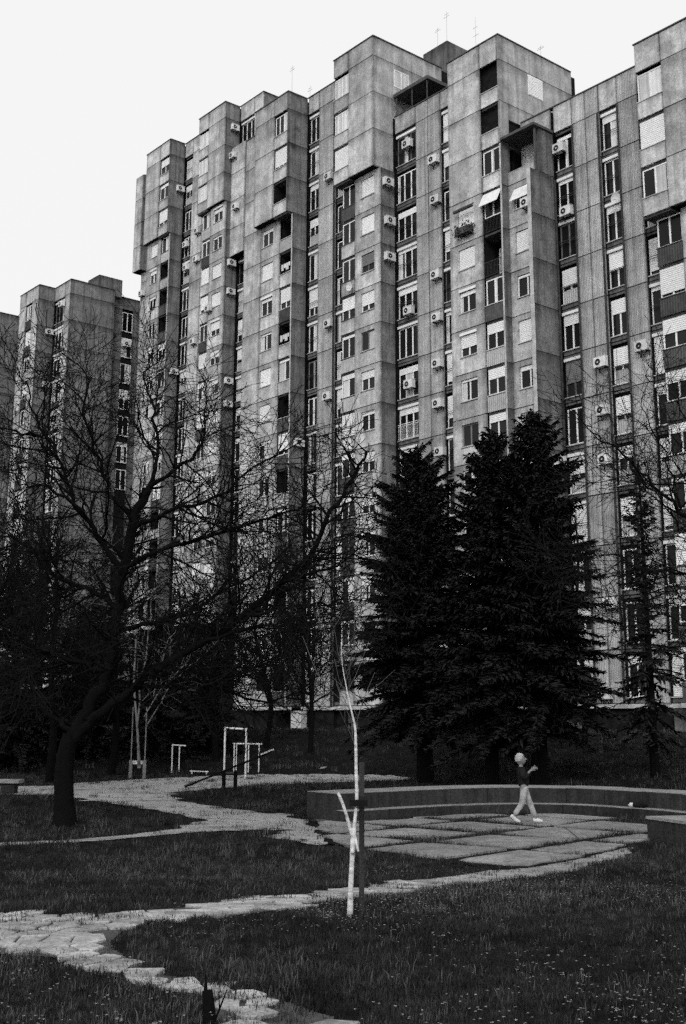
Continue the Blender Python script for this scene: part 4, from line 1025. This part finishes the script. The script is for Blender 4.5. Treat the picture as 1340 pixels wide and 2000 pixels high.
# ------------------------------------------------------------------ playground equipment
def pipe_frame(name, label, cat, pts_list, loc, r, mat, names=None, group=None):
    e = tag(empty(name, loc), label, cat, group)
    for i, pts in enumerate(pts_list):
        obj((names[i] if names else 'post'), MB().tube(pts, [r] * len(pts), 8), mat, e)
    return e
def playground():
    x, y = -4.2, 44.0; z = gz(x, y)
    pipe_frame('pull_up_frame', 'tall white pull up frame beside the gravel path', 'pull up bar',
               [[(0, 0, -.1), (0, 0, 1.78)], [(.76, .02, -.1), (.76, .02, 1.74)], [(-.03, 0, 1.78), (.79, .02, 1.74)]], (x, y, z), .035, 'pole_white', ['post', 'post', 'crossbar'])
    x, y = -6.46, 46.8; z = gz(x, y)
    pipe_frame('pull_up_frame', 'small white bar frame left of the tall pull up frame', 'pull up bar',
               [[(0, 0, -.1), (0, 0, 1.02)], [(.27, 0, -.1), (.27, 0, 1.0)], [(-.02, 0, 1.03), (.52, -.05, 1.0)]], (x, y, z), .026, 'pole_white', ['post', 'post', 'crossbar'])
    x, y = -5.71, 46.6; z = gz(x, y)
    pipe_frame('balance_bar', 'very low white balance bar near the gravel path', 'balance bar',
               [[(.04, 0, -.1), (.04, 0, .09)], [(.6, 0, -.1), (.6, 0, .07)], [(-.03, 0, .10), (.67, 0, .075)]], (x, y, z), .026, 'pole_white', ['post', 'post', 'rail'])
    x, y = -4.12, 47.0; z = gz(x, y)
    pipe_frame('parallel_bars', 'white parallel bars behind the tall pull up frame', 'parallel bars',
               [[(0, 0, -.1), (0, 0, 1.04)], [(.55, 0, -.1), (.55, 0, 1.03)], [(.95, 0, -.1), (.95, 0, 1.03)], [(-.02, 0, 1.05), (1.06, 0, 1.04)], [(-.1, .45, 1.05), (.9, .45, 1.04)], [(.05, .45, -.1), (.05, .45, 1.03)]],
               (x, y, z), .025, 'pole_white', ['post', 'post', 'post', 'rail', 'rail', 'post'])
    # seesaw
    x, y = -3.5, 38.3; z = gz(x, y)
    e = tag(empty('seesaw', (x, y, z)), 'dark seesaw tilted up to the right beside the gravel path', 'seesaw')
    obj('beam', MB().tube([(-1.36, 0, .04), (1.28, 0, 1.10)], [.03, .03], 8), 'bark_dark', e)
    obj('seat', MB().box(-.22, .22, -.14, .14, -.02, .02), 'pole_white', e, (1.17, 0, 1.10), (0, R(-22), 0))
    obj('seat', MB().box(-.18, .18, -.14, .14, -.02, .02), 'old_wood', e, (-1.2, 0, .14), (0, R(-22), 0))
    for px in (-.16, .2): obj('support', MB().tube([(px, 0, -.1), (px, 0, .50)], [.06, .06], 8), 'bark_dark', e)
    obj('axle', MB().tube([(-.18, 0, .46), (.22, 0, .46)], [.03, .03], 6), 'metal_dark', e)
    # frame with posts under the birch
    x, y = -7.49, 43.7; z = gz(x, y)
    e = tag(empty('post_frame', (x, y, z)), 'pair of tall grey posts joined by a low board under the birch', 'post frame')
    for px in (0, .49):
        obj('leg', MB().box(px - .055, px + .055, -.06, .06, -.1, .66), 'pole_grey', e)
        obj('pipe', MB().tube([(px, 0, .66), (px, 0, 2.5)], [.022, .022], 8), 'pole_grey', e)
    obj('board', MB().box(.06, .43, -.03, .03, .52, .64), 'pole_white', e)
    # bench
    x, y = -9.75, 35.2; z = gz(x, y)
    e = tag(empty('bench', (x, y, z)), 'low concrete bench at the left edge beside the gravel path', 'bench')
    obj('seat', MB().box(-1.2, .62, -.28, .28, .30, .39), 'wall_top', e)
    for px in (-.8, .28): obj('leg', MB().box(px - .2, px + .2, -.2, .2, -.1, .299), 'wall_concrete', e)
    # scrap of litter on the bank
    e = tag(obj('litter', MB().prism([(0, 0), (.18, -.03), (.26, .06), (.05, .12)], [0, .02, .05, .03], [.02, .05, .09, .06]), 'petal', None, (-.85, 47.6, gz(-.85, 47.6) + .02)), 'small pale scrap of litter on the grassy bank', 'litter')
playground()

# ------------------------------------------------------------------ child walking across the court
def skin_mesh(name, verts, edges, radii, root, sub=2):
    me = bpy.data.meshes.new(name); bm = bmesh.new(); lay = bm.verts.layers.skin.verify()
    vs_ = [bm.verts.new(v) for v in verts]
    for a, b in edges: bm.edges.new((vs_[a], vs_[b]))
    for i, v in enumerate(vs_):
        r = radii[i]; r = r if isinstance(r, tuple) else (r, r)
        v[lay].radius = r; v[lay].use_root = (i == root)
    bm.to_mesh(me); bm.free()
    o = bpy.data.objects.new(name, me); COL.objects.link(o)
    sk = o.modifiers.new('skin', 'SKIN'); sk.use_smooth_shade = True
    ss = o.modifiers.new('sub', 'SUBSURF'); ss.levels = sub; ss.render_levels = sub
    dg = bpy.context.evaluated_depsgraph_get()
    out = bpy.data.meshes.new_from_object(o.evaluated_get(dg)); out.name = name
    bpy.data.objects.remove(o); 
    return out
def person():
    x, y = 3.70, 25.35; z = gz(x, y) + .05
    e = tag(empty('person', (x, y, z)), 'child with fair hair, dark top and pale trousers walking to the right', 'person')
    # joints (x forward = right in the picture, y away, z up)
    hip = (.05, 0, .70); waist = (.03, 0, .82); chest = (.0, 0, .98); neck = (-.015, 0, 1.12); skull0 = (-.02, 0, 1.18)
    lk, la = (-.02, -.07, .38), (-.20, -.07, .13)       # trailing leg (near side)
    rk, ra = (.16, .07, .39), (.27, .07, .08)           # leading leg
    lh, rh = (.03, -.075, .67), (.05, .075, .67)
    ls, rs = (-.01, -.125, 1.06), (.0, .125, 1.06)
    le, lw = (.02, -.17, .86), (.15, -.10, 1.03)
    re, rw = (.08, .17, .88), (.22, .06, 1.06)
    V = [hip, waist, chest, neck, skull0, lh, lk, la, rh, rk, ra, ls, le, lw, rs, re, rw,
         (-.16, -.07, .05), (-.09, -.07, .02), (.26, .07, .03), (.36, .07, .025)]
    E = [(0, 1), (1, 2), (2, 3), (3, 4), (0, 5), (5, 6), (6, 7), (0, 8), (8, 9), (9, 10), (2, 11), (11, 12), (12, 13), (2, 14), (14, 15), (15, 16), (7, 17), (17, 18), (10, 19), (19, 20)]
    Rr = [.085, .08, .09, .042, .05, .07, .047, .033, .07, .047, .033, .045, .034, .022, .045, .034, .022, .028, .024, .028, .024]
    # fingers: palm ends at wrist+; five short chains per hand
    for wi, w, fwd in ((13, Vector(lw), Vector((.75, .15, .35))), (16, Vector(rw), Vector((.8, -.1, .3)))):
        fwd.normalize(); sidev = fwd.cross(Vector((0, 1, .2))).normalized()
        pi = len(V); V.append(tuple(w + fwd * .045)); E.append((wi, pi)); Rr.append((.026, .02))
        for q, (off, ln) in enumerate(((-.022, .055), (-.008, .065), (.007, .062), (.021, .05))):
            a = len(V); V.append(tuple(w + fwd * .075 + sidev * off)); E.append((pi, a)); Rr.append(.0085)
            V.append(tuple(w + fwd * (.075 + ln * .6) + sidev * off + Vector((0, 0, -.01)))); E.append((a, a + 1)); Rr.append(.008)
            V.append(tuple(w + fwd * (.075 + ln) + sidev * off + Vector((-.008, 0, -.03)))); E.append((a + 1, a + 2)); Rr.append(.007)
        a = len(V); V.append(tuple(w + fwd * .05 + Vector((-.01, 0, .035)))); E.append((pi, a)); Rr.append(.009)
        V.append(tuple(w + fwd * .085 + Vector((-.01, 0, .05)))); E.append((a, a + 1)); Rr.append(.008)
    body = obj('body', skin_mesh('body', V, E, Rr, 0, 1), 'skin', e)
    # head: a sculpted sphere with brow, nose, mouth, chin, joined to the body mesh
    bm = bmesh.new(); bmesh.ops.create_uvsphere(bm, u_segments=28, v_segments=20, radius=1)
    for v in bm.verts:
        p = v.co.copy(); f = max(0, p.x)
        q = Vector((p.x * .098, p.y * .078, p.z * .118))
        if p.z < 0: q.x += .012 * f; q.y *= 1 - .28 * (-p.z) ** 1.5; q.x *= 1 - .10 * (-p.z)
        def bump(cy, cz, s, amt):
            nonlocal q
            q.x += amt * f * math.exp(-(((p.y - cy) / s) ** 2 + ((p.z - cz) / s) ** 2))
        bump(0, -.12, .16, .030); bump(0, -.02, .12, .010)              # nose
        for sy in (-.36, .36): bump(sy, .06, .15, -.014)                # eye sockets
        bump(0, -.50, .20, .008); bump(0, -.42, .09, -.006)             # lips, mouth line
        bump(0, -.82, .25, .014)                                        # chin
        for sy in (-1, 1):                                              # ears
            q.y += sy * .016 * math.exp(-(((p.y - sy * .97) / .18) ** 2 + ((p.z + .05) / .26) ** 2 + ((p.x + .02) / .16) ** 2))
        v.co = q
    hm = bpy.data.meshes.new('head'); bm.to_mesh(hm); bm.free()
    hm.polygons.foreach_set('use_smooth', [True] * len(hm.polygons))
    head = obj('head', hm, 'skin', e, (-.02, 0, 1.255), (0, R(-12), 0))
    for sy in (-1, 1):
        bm = bmesh.new(); bmesh.ops.create_uvsphere(bm, u_segments=10, v_segments=8, radius=.011); em = bpy.data.meshes.new('eye'); bm.to_mesh(em); bm.free()
        obj('eye', em, 'ac_fan', head, (.083, sy * .029, .008))
    # hair cap with locks
    bm = bmesh.new(); bmesh.ops.create_uvsphere(bm, u_segments=28, v_segments=20, radius=1)
    for v in bm.verts:
        p = v.co; w = 1 + .035 * math.sin(p.y * 22 + p.x * 9) * math.sin(p.x * 14)
        v.co = Vector((p.x * .108 * w, p.y * .090 * w, p.z * .124 * w))
    kill = [v for v in bm.verts if (v.co.x > .055 and v.co.z < .055) or (v.co.z < -.055) or (v.co.x > .02 and v.co.z < .0)]
    bmesh.ops.delete(bm, geom=kill, context='VERTS')
    hh = bpy.data.meshes.new('hair'); bm.to_mesh(hh); bm.free(); hh.polygons.foreach_set('use_smooth', [True] * len(hh.polygons))
    ho = obj('hair', hh, 'hair', e, (-.025, 0, 1.263), (0, R(-12), 0)); so = ho.modifiers.new('thick', 'SOLIDIFY'); so.thickness = .012
    # dark top
    V = [(.05, 0, .70), (.03, 0, .82), (.0, 0, .98), (-.012, 0, 1.10), ls, le, (.12, -.115, .995), rs, re, (.19, .085, 1.03)]
    E = [(0, 1), (1, 2), (2, 3), (2, 4), (4, 5), (5, 6), (2, 7), (7, 8), (8, 9)]
    obj('top', skin_mesh('top', V, E, [(.125, .135), (.12, .13), (.13, .14), .08, .078, .06, .042, .078, .06, .042], 0), 'sweater', e)
    # trousers
    V = [(.05, 0, .74), (.05, 0, .69), lh, lk, (-.185, -.07, .16), rh, rk, (.262, .07, .12)]
    E = [(0, 1), (1, 2), (2, 3), (3, 4), (1, 5), (5, 6), (6, 7)]
    obj('trousers', skin_mesh('trousers', V, E, [.105, .10, .085, .066, .054, .085, .066, .054], 1), 'trousers', e)
    # shoes
    def shoe(pts, rad):
        return skin_mesh('shoe', pts, [(i, i + 1) for i in range(len(pts) - 1)], rad, 1)
    obj('shoe', shoe([(-.255, -.07, .165), (-.20, -.07, .105), (-.13, -.07, .045), (-.06, -.07, .028)], [.036, .045, .042, .026]), 'shoe', e)
    obj('shoe', shoe([(.215, .07, .05), (.27, .07, .055), (.35, .07, .042), (.42, .07, .03)], [.038, .046, .042, .026]), 'shoe', e)
person()

# ------------------------------------------------------------------ grass, weeds and flowers
TUFTS = bpy.data.collections.new('tuft_library')
def tuft(name, n, h, spread, width, seed, mat, flower=0):
    rnd = random.Random(seed); mb = MB()
    for _ in range(n):
        a = rnd.uniform(0, 6.28); r = spread * math.sqrt(rnd.random()); p = Vector((r * math.cos(a), r * math.sin(a), -.02))
        b = rnd.uniform(0, 6.28); lean = rnd.uniform(.05, .6); d = Vector((math.cos(b), math.sin(b), 0)); s = Vector((-d.y, d.x, 0)) * width * rnd.uniform(.6, 1.2)
        hh = h * rnd.uniform(.45, 1.15)
        m = p + Vector((0, 0, hh * .6)) + d * hh * lean * .3; t = p + Vector((0, 0, hh * (1 - .3 * lean))) + d * hh * lean
        i = len(mb.v); mb.v += [tuple(p - s), tuple(p + s), tuple(m + s * .7), tuple(m - s * .7), tuple(t)]
        mb.f += [(i, i + 1, i + 2, i + 3), (i + 3, i + 2, i + 4)]
    me = mb.mesh(name); me.materials.append(MATS[mat])
    o = bpy.data.objects.new(name, me); TUFTS.objects.link(o); return o
def flower_head(name, seed):
    rnd = random.Random(seed); mb = MB()
    for _ in range(2):
        c = Vector((rnd.uniform(-.05, .05), rnd.uniform(-.05, .05), rnd.uniform(.09, .18)))
        for k in range(5):
            a = k * 1.2566 + rnd.random(); d = Vector((math.cos(a), math.sin(a), rnd.uniform(-.1, .5))).normalized(); u = Vector((-d.y, d.x, 0)) * .004
            i = len(mb.v); mb.v += [tuple(c), tuple(c + d * .005 + u), tuple(c + d * .009), tuple(c + d * .005 - u)]; mb.f.append((i, i + 1, i + 2, i + 3))
    me = mb.mesh(name); me.materials.append(MATS['petal'])
    o = bpy.data.objects.new(name, me); return o
for k in range(5): tuft('tuft_%d' % k, 22, .095, .085, .0036, 60 + k, 'grass_blade')
tuft('tuft_5', 9, .12, .07, .0034, 66, 'grass_dry')
def scatter(name, P, sc, rz, vi, coll, label, cat):
    me = bpy.data.meshes.new(name); me.from_pydata(P.tolist(), [], [])
    for an, ty, arr in (('sc', 'FLOAT', sc), ('rz', 'FLOAT', rz), ('vi', 'INT', vi)):
        at = me.attributes.new(an, ty, 'POINT'); at.data.foreach_set('value', arr)
    o = bpy.data.objects.new(name, me); COL.objects.link(o)
    g = bpy.data.node_groups.new(name + '_nodes', 'GeometryNodeTree')
    g.interface.new_socket('Geometry', in_out='INPUT', socket_type='NodeSocketGeometry'); g.interface.new_socket('Geometry', in_out='OUTPUT', socket_type='NodeSocketGeometry')
    n = g.nodes; gi = n.new('NodeGroupInput'); go = n.new('NodeGroupOutput'); ip = n.new('GeometryNodeInstanceOnPoints')
    ci = n.new('GeometryNodeCollectionInfo'); ci.inputs['Collection'].default_value = coll; ci.inputs['Separate Children'].default_value = True; ci.inputs['Reset Children'].default_value = True
    def attr(nm, ty):
        a = n.new('GeometryNodeInputNamedAttribute'); a.data_type = ty; a.inputs['Name'].default_value = nm; return a.outputs[0]
    cx = n.new('ShaderNodeCombineXYZ'); L = g.links.new
    L(attr('rz', 'FLOAT'), cx.inputs[2]); er = n.new('FunctionNodeEulerToRotation'); L(cx.outputs[0], er.inputs[0])
    L(gi.outputs[0], ip.inputs['Points']); L(ci.outputs[0], ip.inputs['Instance']); ip.inputs['Pick Instance'].default_value = True
    L(attr('vi', 'INT'), ip.inputs['Instance Index']); L(er.outputs[0], ip.inputs['Rotation']); L(attr('sc', 'FLOAT'), ip.inputs['Scale'])
    L(ip.outputs[0], go.inputs[0])
    md = o.modifiers.new('scatter', 'NODES'); md.node_group = g
    return tag(o, label, cat, kind='stuff')
def grass():
    pts, scs = [], []
    def zone(x0, x1, y0, y1, dens, s0, s1):
        n = int((x1 - x0) * (y1 - y0) * dens); X = RNG.uniform(x0, x1, n); Y = RNG.uniform(y0, y1, n)
        keep = np.abs(X) < Y * .36 + 2.0
        pts.append(np.stack([X[keep], Y[keep]], 1)); scs.append(RNG.uniform(s0, s1, keep.sum()))
    zone(-7, 7, 5.6, 12, 680, .28, .95); zone(-9, 9, 12, 19, 360, .45, 1.25); zone(-13, 13, 19, 30, 85, .75, 1.5)
    zone(-19, 19, 30, 46, 34, 1.0, 2.0); zone(-26, 26, 46, 66, 13, 1.3, 2.6)
    n = 24000; uu = RNG.uniform(-9, 9, n); ww = np.round(RNG.uniform(-9, 9, n) / 2 - .5) * 2 + 1 + RNG.normal(0, .09, n)
    sw = RNG.random(n) < .5; uu, ww = np.where(sw, uu, ww), np.where(sw, ww, uu)
    jx = 4.15 + uu * math.cos(R(48)) - ww * math.sin(R(48)); jy = 23.28 + uu * math.sin(R(48)) + ww * math.cos(R(48))
    cl = np.sin(jx * 2.1 + jy) + np.sin(jy * 2.7 - jx * 1.4) + RNG.normal(0, .5, n)
    kk = in_poly(COURT, jx, jy) & (cl > -1.0); pts.append(np.stack([jx[kk], jy[kk]], 1)); scs.append(RNG.uniform(.7, 1.8, kk.sum()))
    P = np.concatenate(pts); sc = np.concatenate(scs); X, Y = P.T
    wob = .09 * np.sin(X * 5.1 + Y * 2.3) + .07 * np.sin(Y * 6.7 - X * 3.9) + RNG.normal(0, .05, len(X))
    path = in_poly(PATH_A, X + wob, Y + wob) | in_poly(PATH_B, X + wob * .7, Y + wob * .7)
    ct = in_poly(COURT, X, Y)
    a = R(48); u = (X - 4.15) * math.cos(a) + (Y - 23.28) * math.sin(a); w = -(X - 4.15) * math.sin(a) + (Y - 23.28) * math.cos(a)
    ju = np.abs((u / 2 + .5) % 1 - .0); ju = np.minimum(ju, 1 - ju) * 2; jw = (w / 2 + .5) % 1; jw = np.minimum(jw, 1 - jw) * 2
    joint = (np.minimum(ju, jw) < .12)
    stray = RNG.random(len(X)) < np.where(Y < 8.2, .30, .06 + .16 * (np.sin(X * 3.1 + Y * 1.2) * np.sin(Y * 4.3) > .40))
    keep = (~path & ~ct) | (ct & joint & (RNG.random(len(X)) < .9)) | (path & stray)
    # bare worn patch under the big tree, thin patches elsewhere
    keep &= ~((np.hypot((X + 5.3) / 1.3, (Y - 24.2) / .55) < 1) & (RNG.random(len(X)) < .8))
    patch = np.sin(X * .9 + 1.3 * np.sin(Y * .5)) * np.sin(Y * .8 + X * .3)
    keep &= RNG.random(len(X)) < .80 + .35 * patch
    # not inside the seating wall
    keep &= ~((Y > 25.6) & (Y < 30.2) & (X > -.6) & (X < 8.6) & (np.hypot(X - 3.9, Y - 24.0) > 3.9) & (np.hypot(X - 3.9, Y - 24.0) < 5.6))
    X, Y, sc = X[keep], Y[keep], sc[keep]
    sc = np.where(in_poly(COURT, X, Y), sc * .85, sc) * (1 + .42 * np.sin(X * 1.3 + Y) * np.sin(Y * 1.7 - X * .6))
    Z = ground(X, Y) + np.where((Y > 2) & (Y < 62), .008 * (np.sin(X * 1.7 + Y * .6) * np.sin(Y * 1.1 - X * .5) - 1), 0) * (~in_poly(COURT, X, Y))
    vi = RNG.integers(0, 5, len(X)); dry = RNG.random(len(X)) < .06 + .16 * (np.sin(X * .8) * np.sin(Y * .6) > .2); vi = np.where(dry, 5, vi)
    print('GRASS', len(X))
    scatter('grass', np.stack([X, Y, Z], 1), sc.astype(np.float32), RNG.uniform(0, 6.28, len(X)).astype(np.float32), vi.astype(np.int32), TUFTS, 'rough dark meadow grass growing between the paths', 'grass')
    # flowers: patches in the near meadow
    fc = bpy.data.collections.new('flower_library')
    for k in range(3): fc.objects.link(flower_head('flower_%d' % k, 80 + k))
    n = 9000; X = RNG.uniform(-4.5, 6, n); Y = RNG.uniform(5.8, 17, n)
    m = np.sin(X * 1.6 + 2 * np.sin(Y * .7)) + np.sin(Y * 1.3 - X * .8) + RNG.normal(0, 1.1, n)
    k = (m > .75) & ~in_poly(PATH_B, X, Y) & ~in_poly(COURT, X, Y) & (np.abs(X) < Y * .36 + 1) & ~((X < .3) & (Y > 11.5))
    X, Y = X[k], Y[k]
    print('FLOWERS', len(X))
    scatter('wild_flowers', np.stack([X, Y, ground(X, Y) - .02], 1), RNG.uniform(.7, 1.3, len(X)).astype(np.float32), RNG.uniform(0, 6.28, len(X)).astype(np.float32), RNG.integers(0, 3, len(X)).astype(np.int32), fc, 'tiny pale wild flowers dotted through the near grass', 'flowers')
grass()
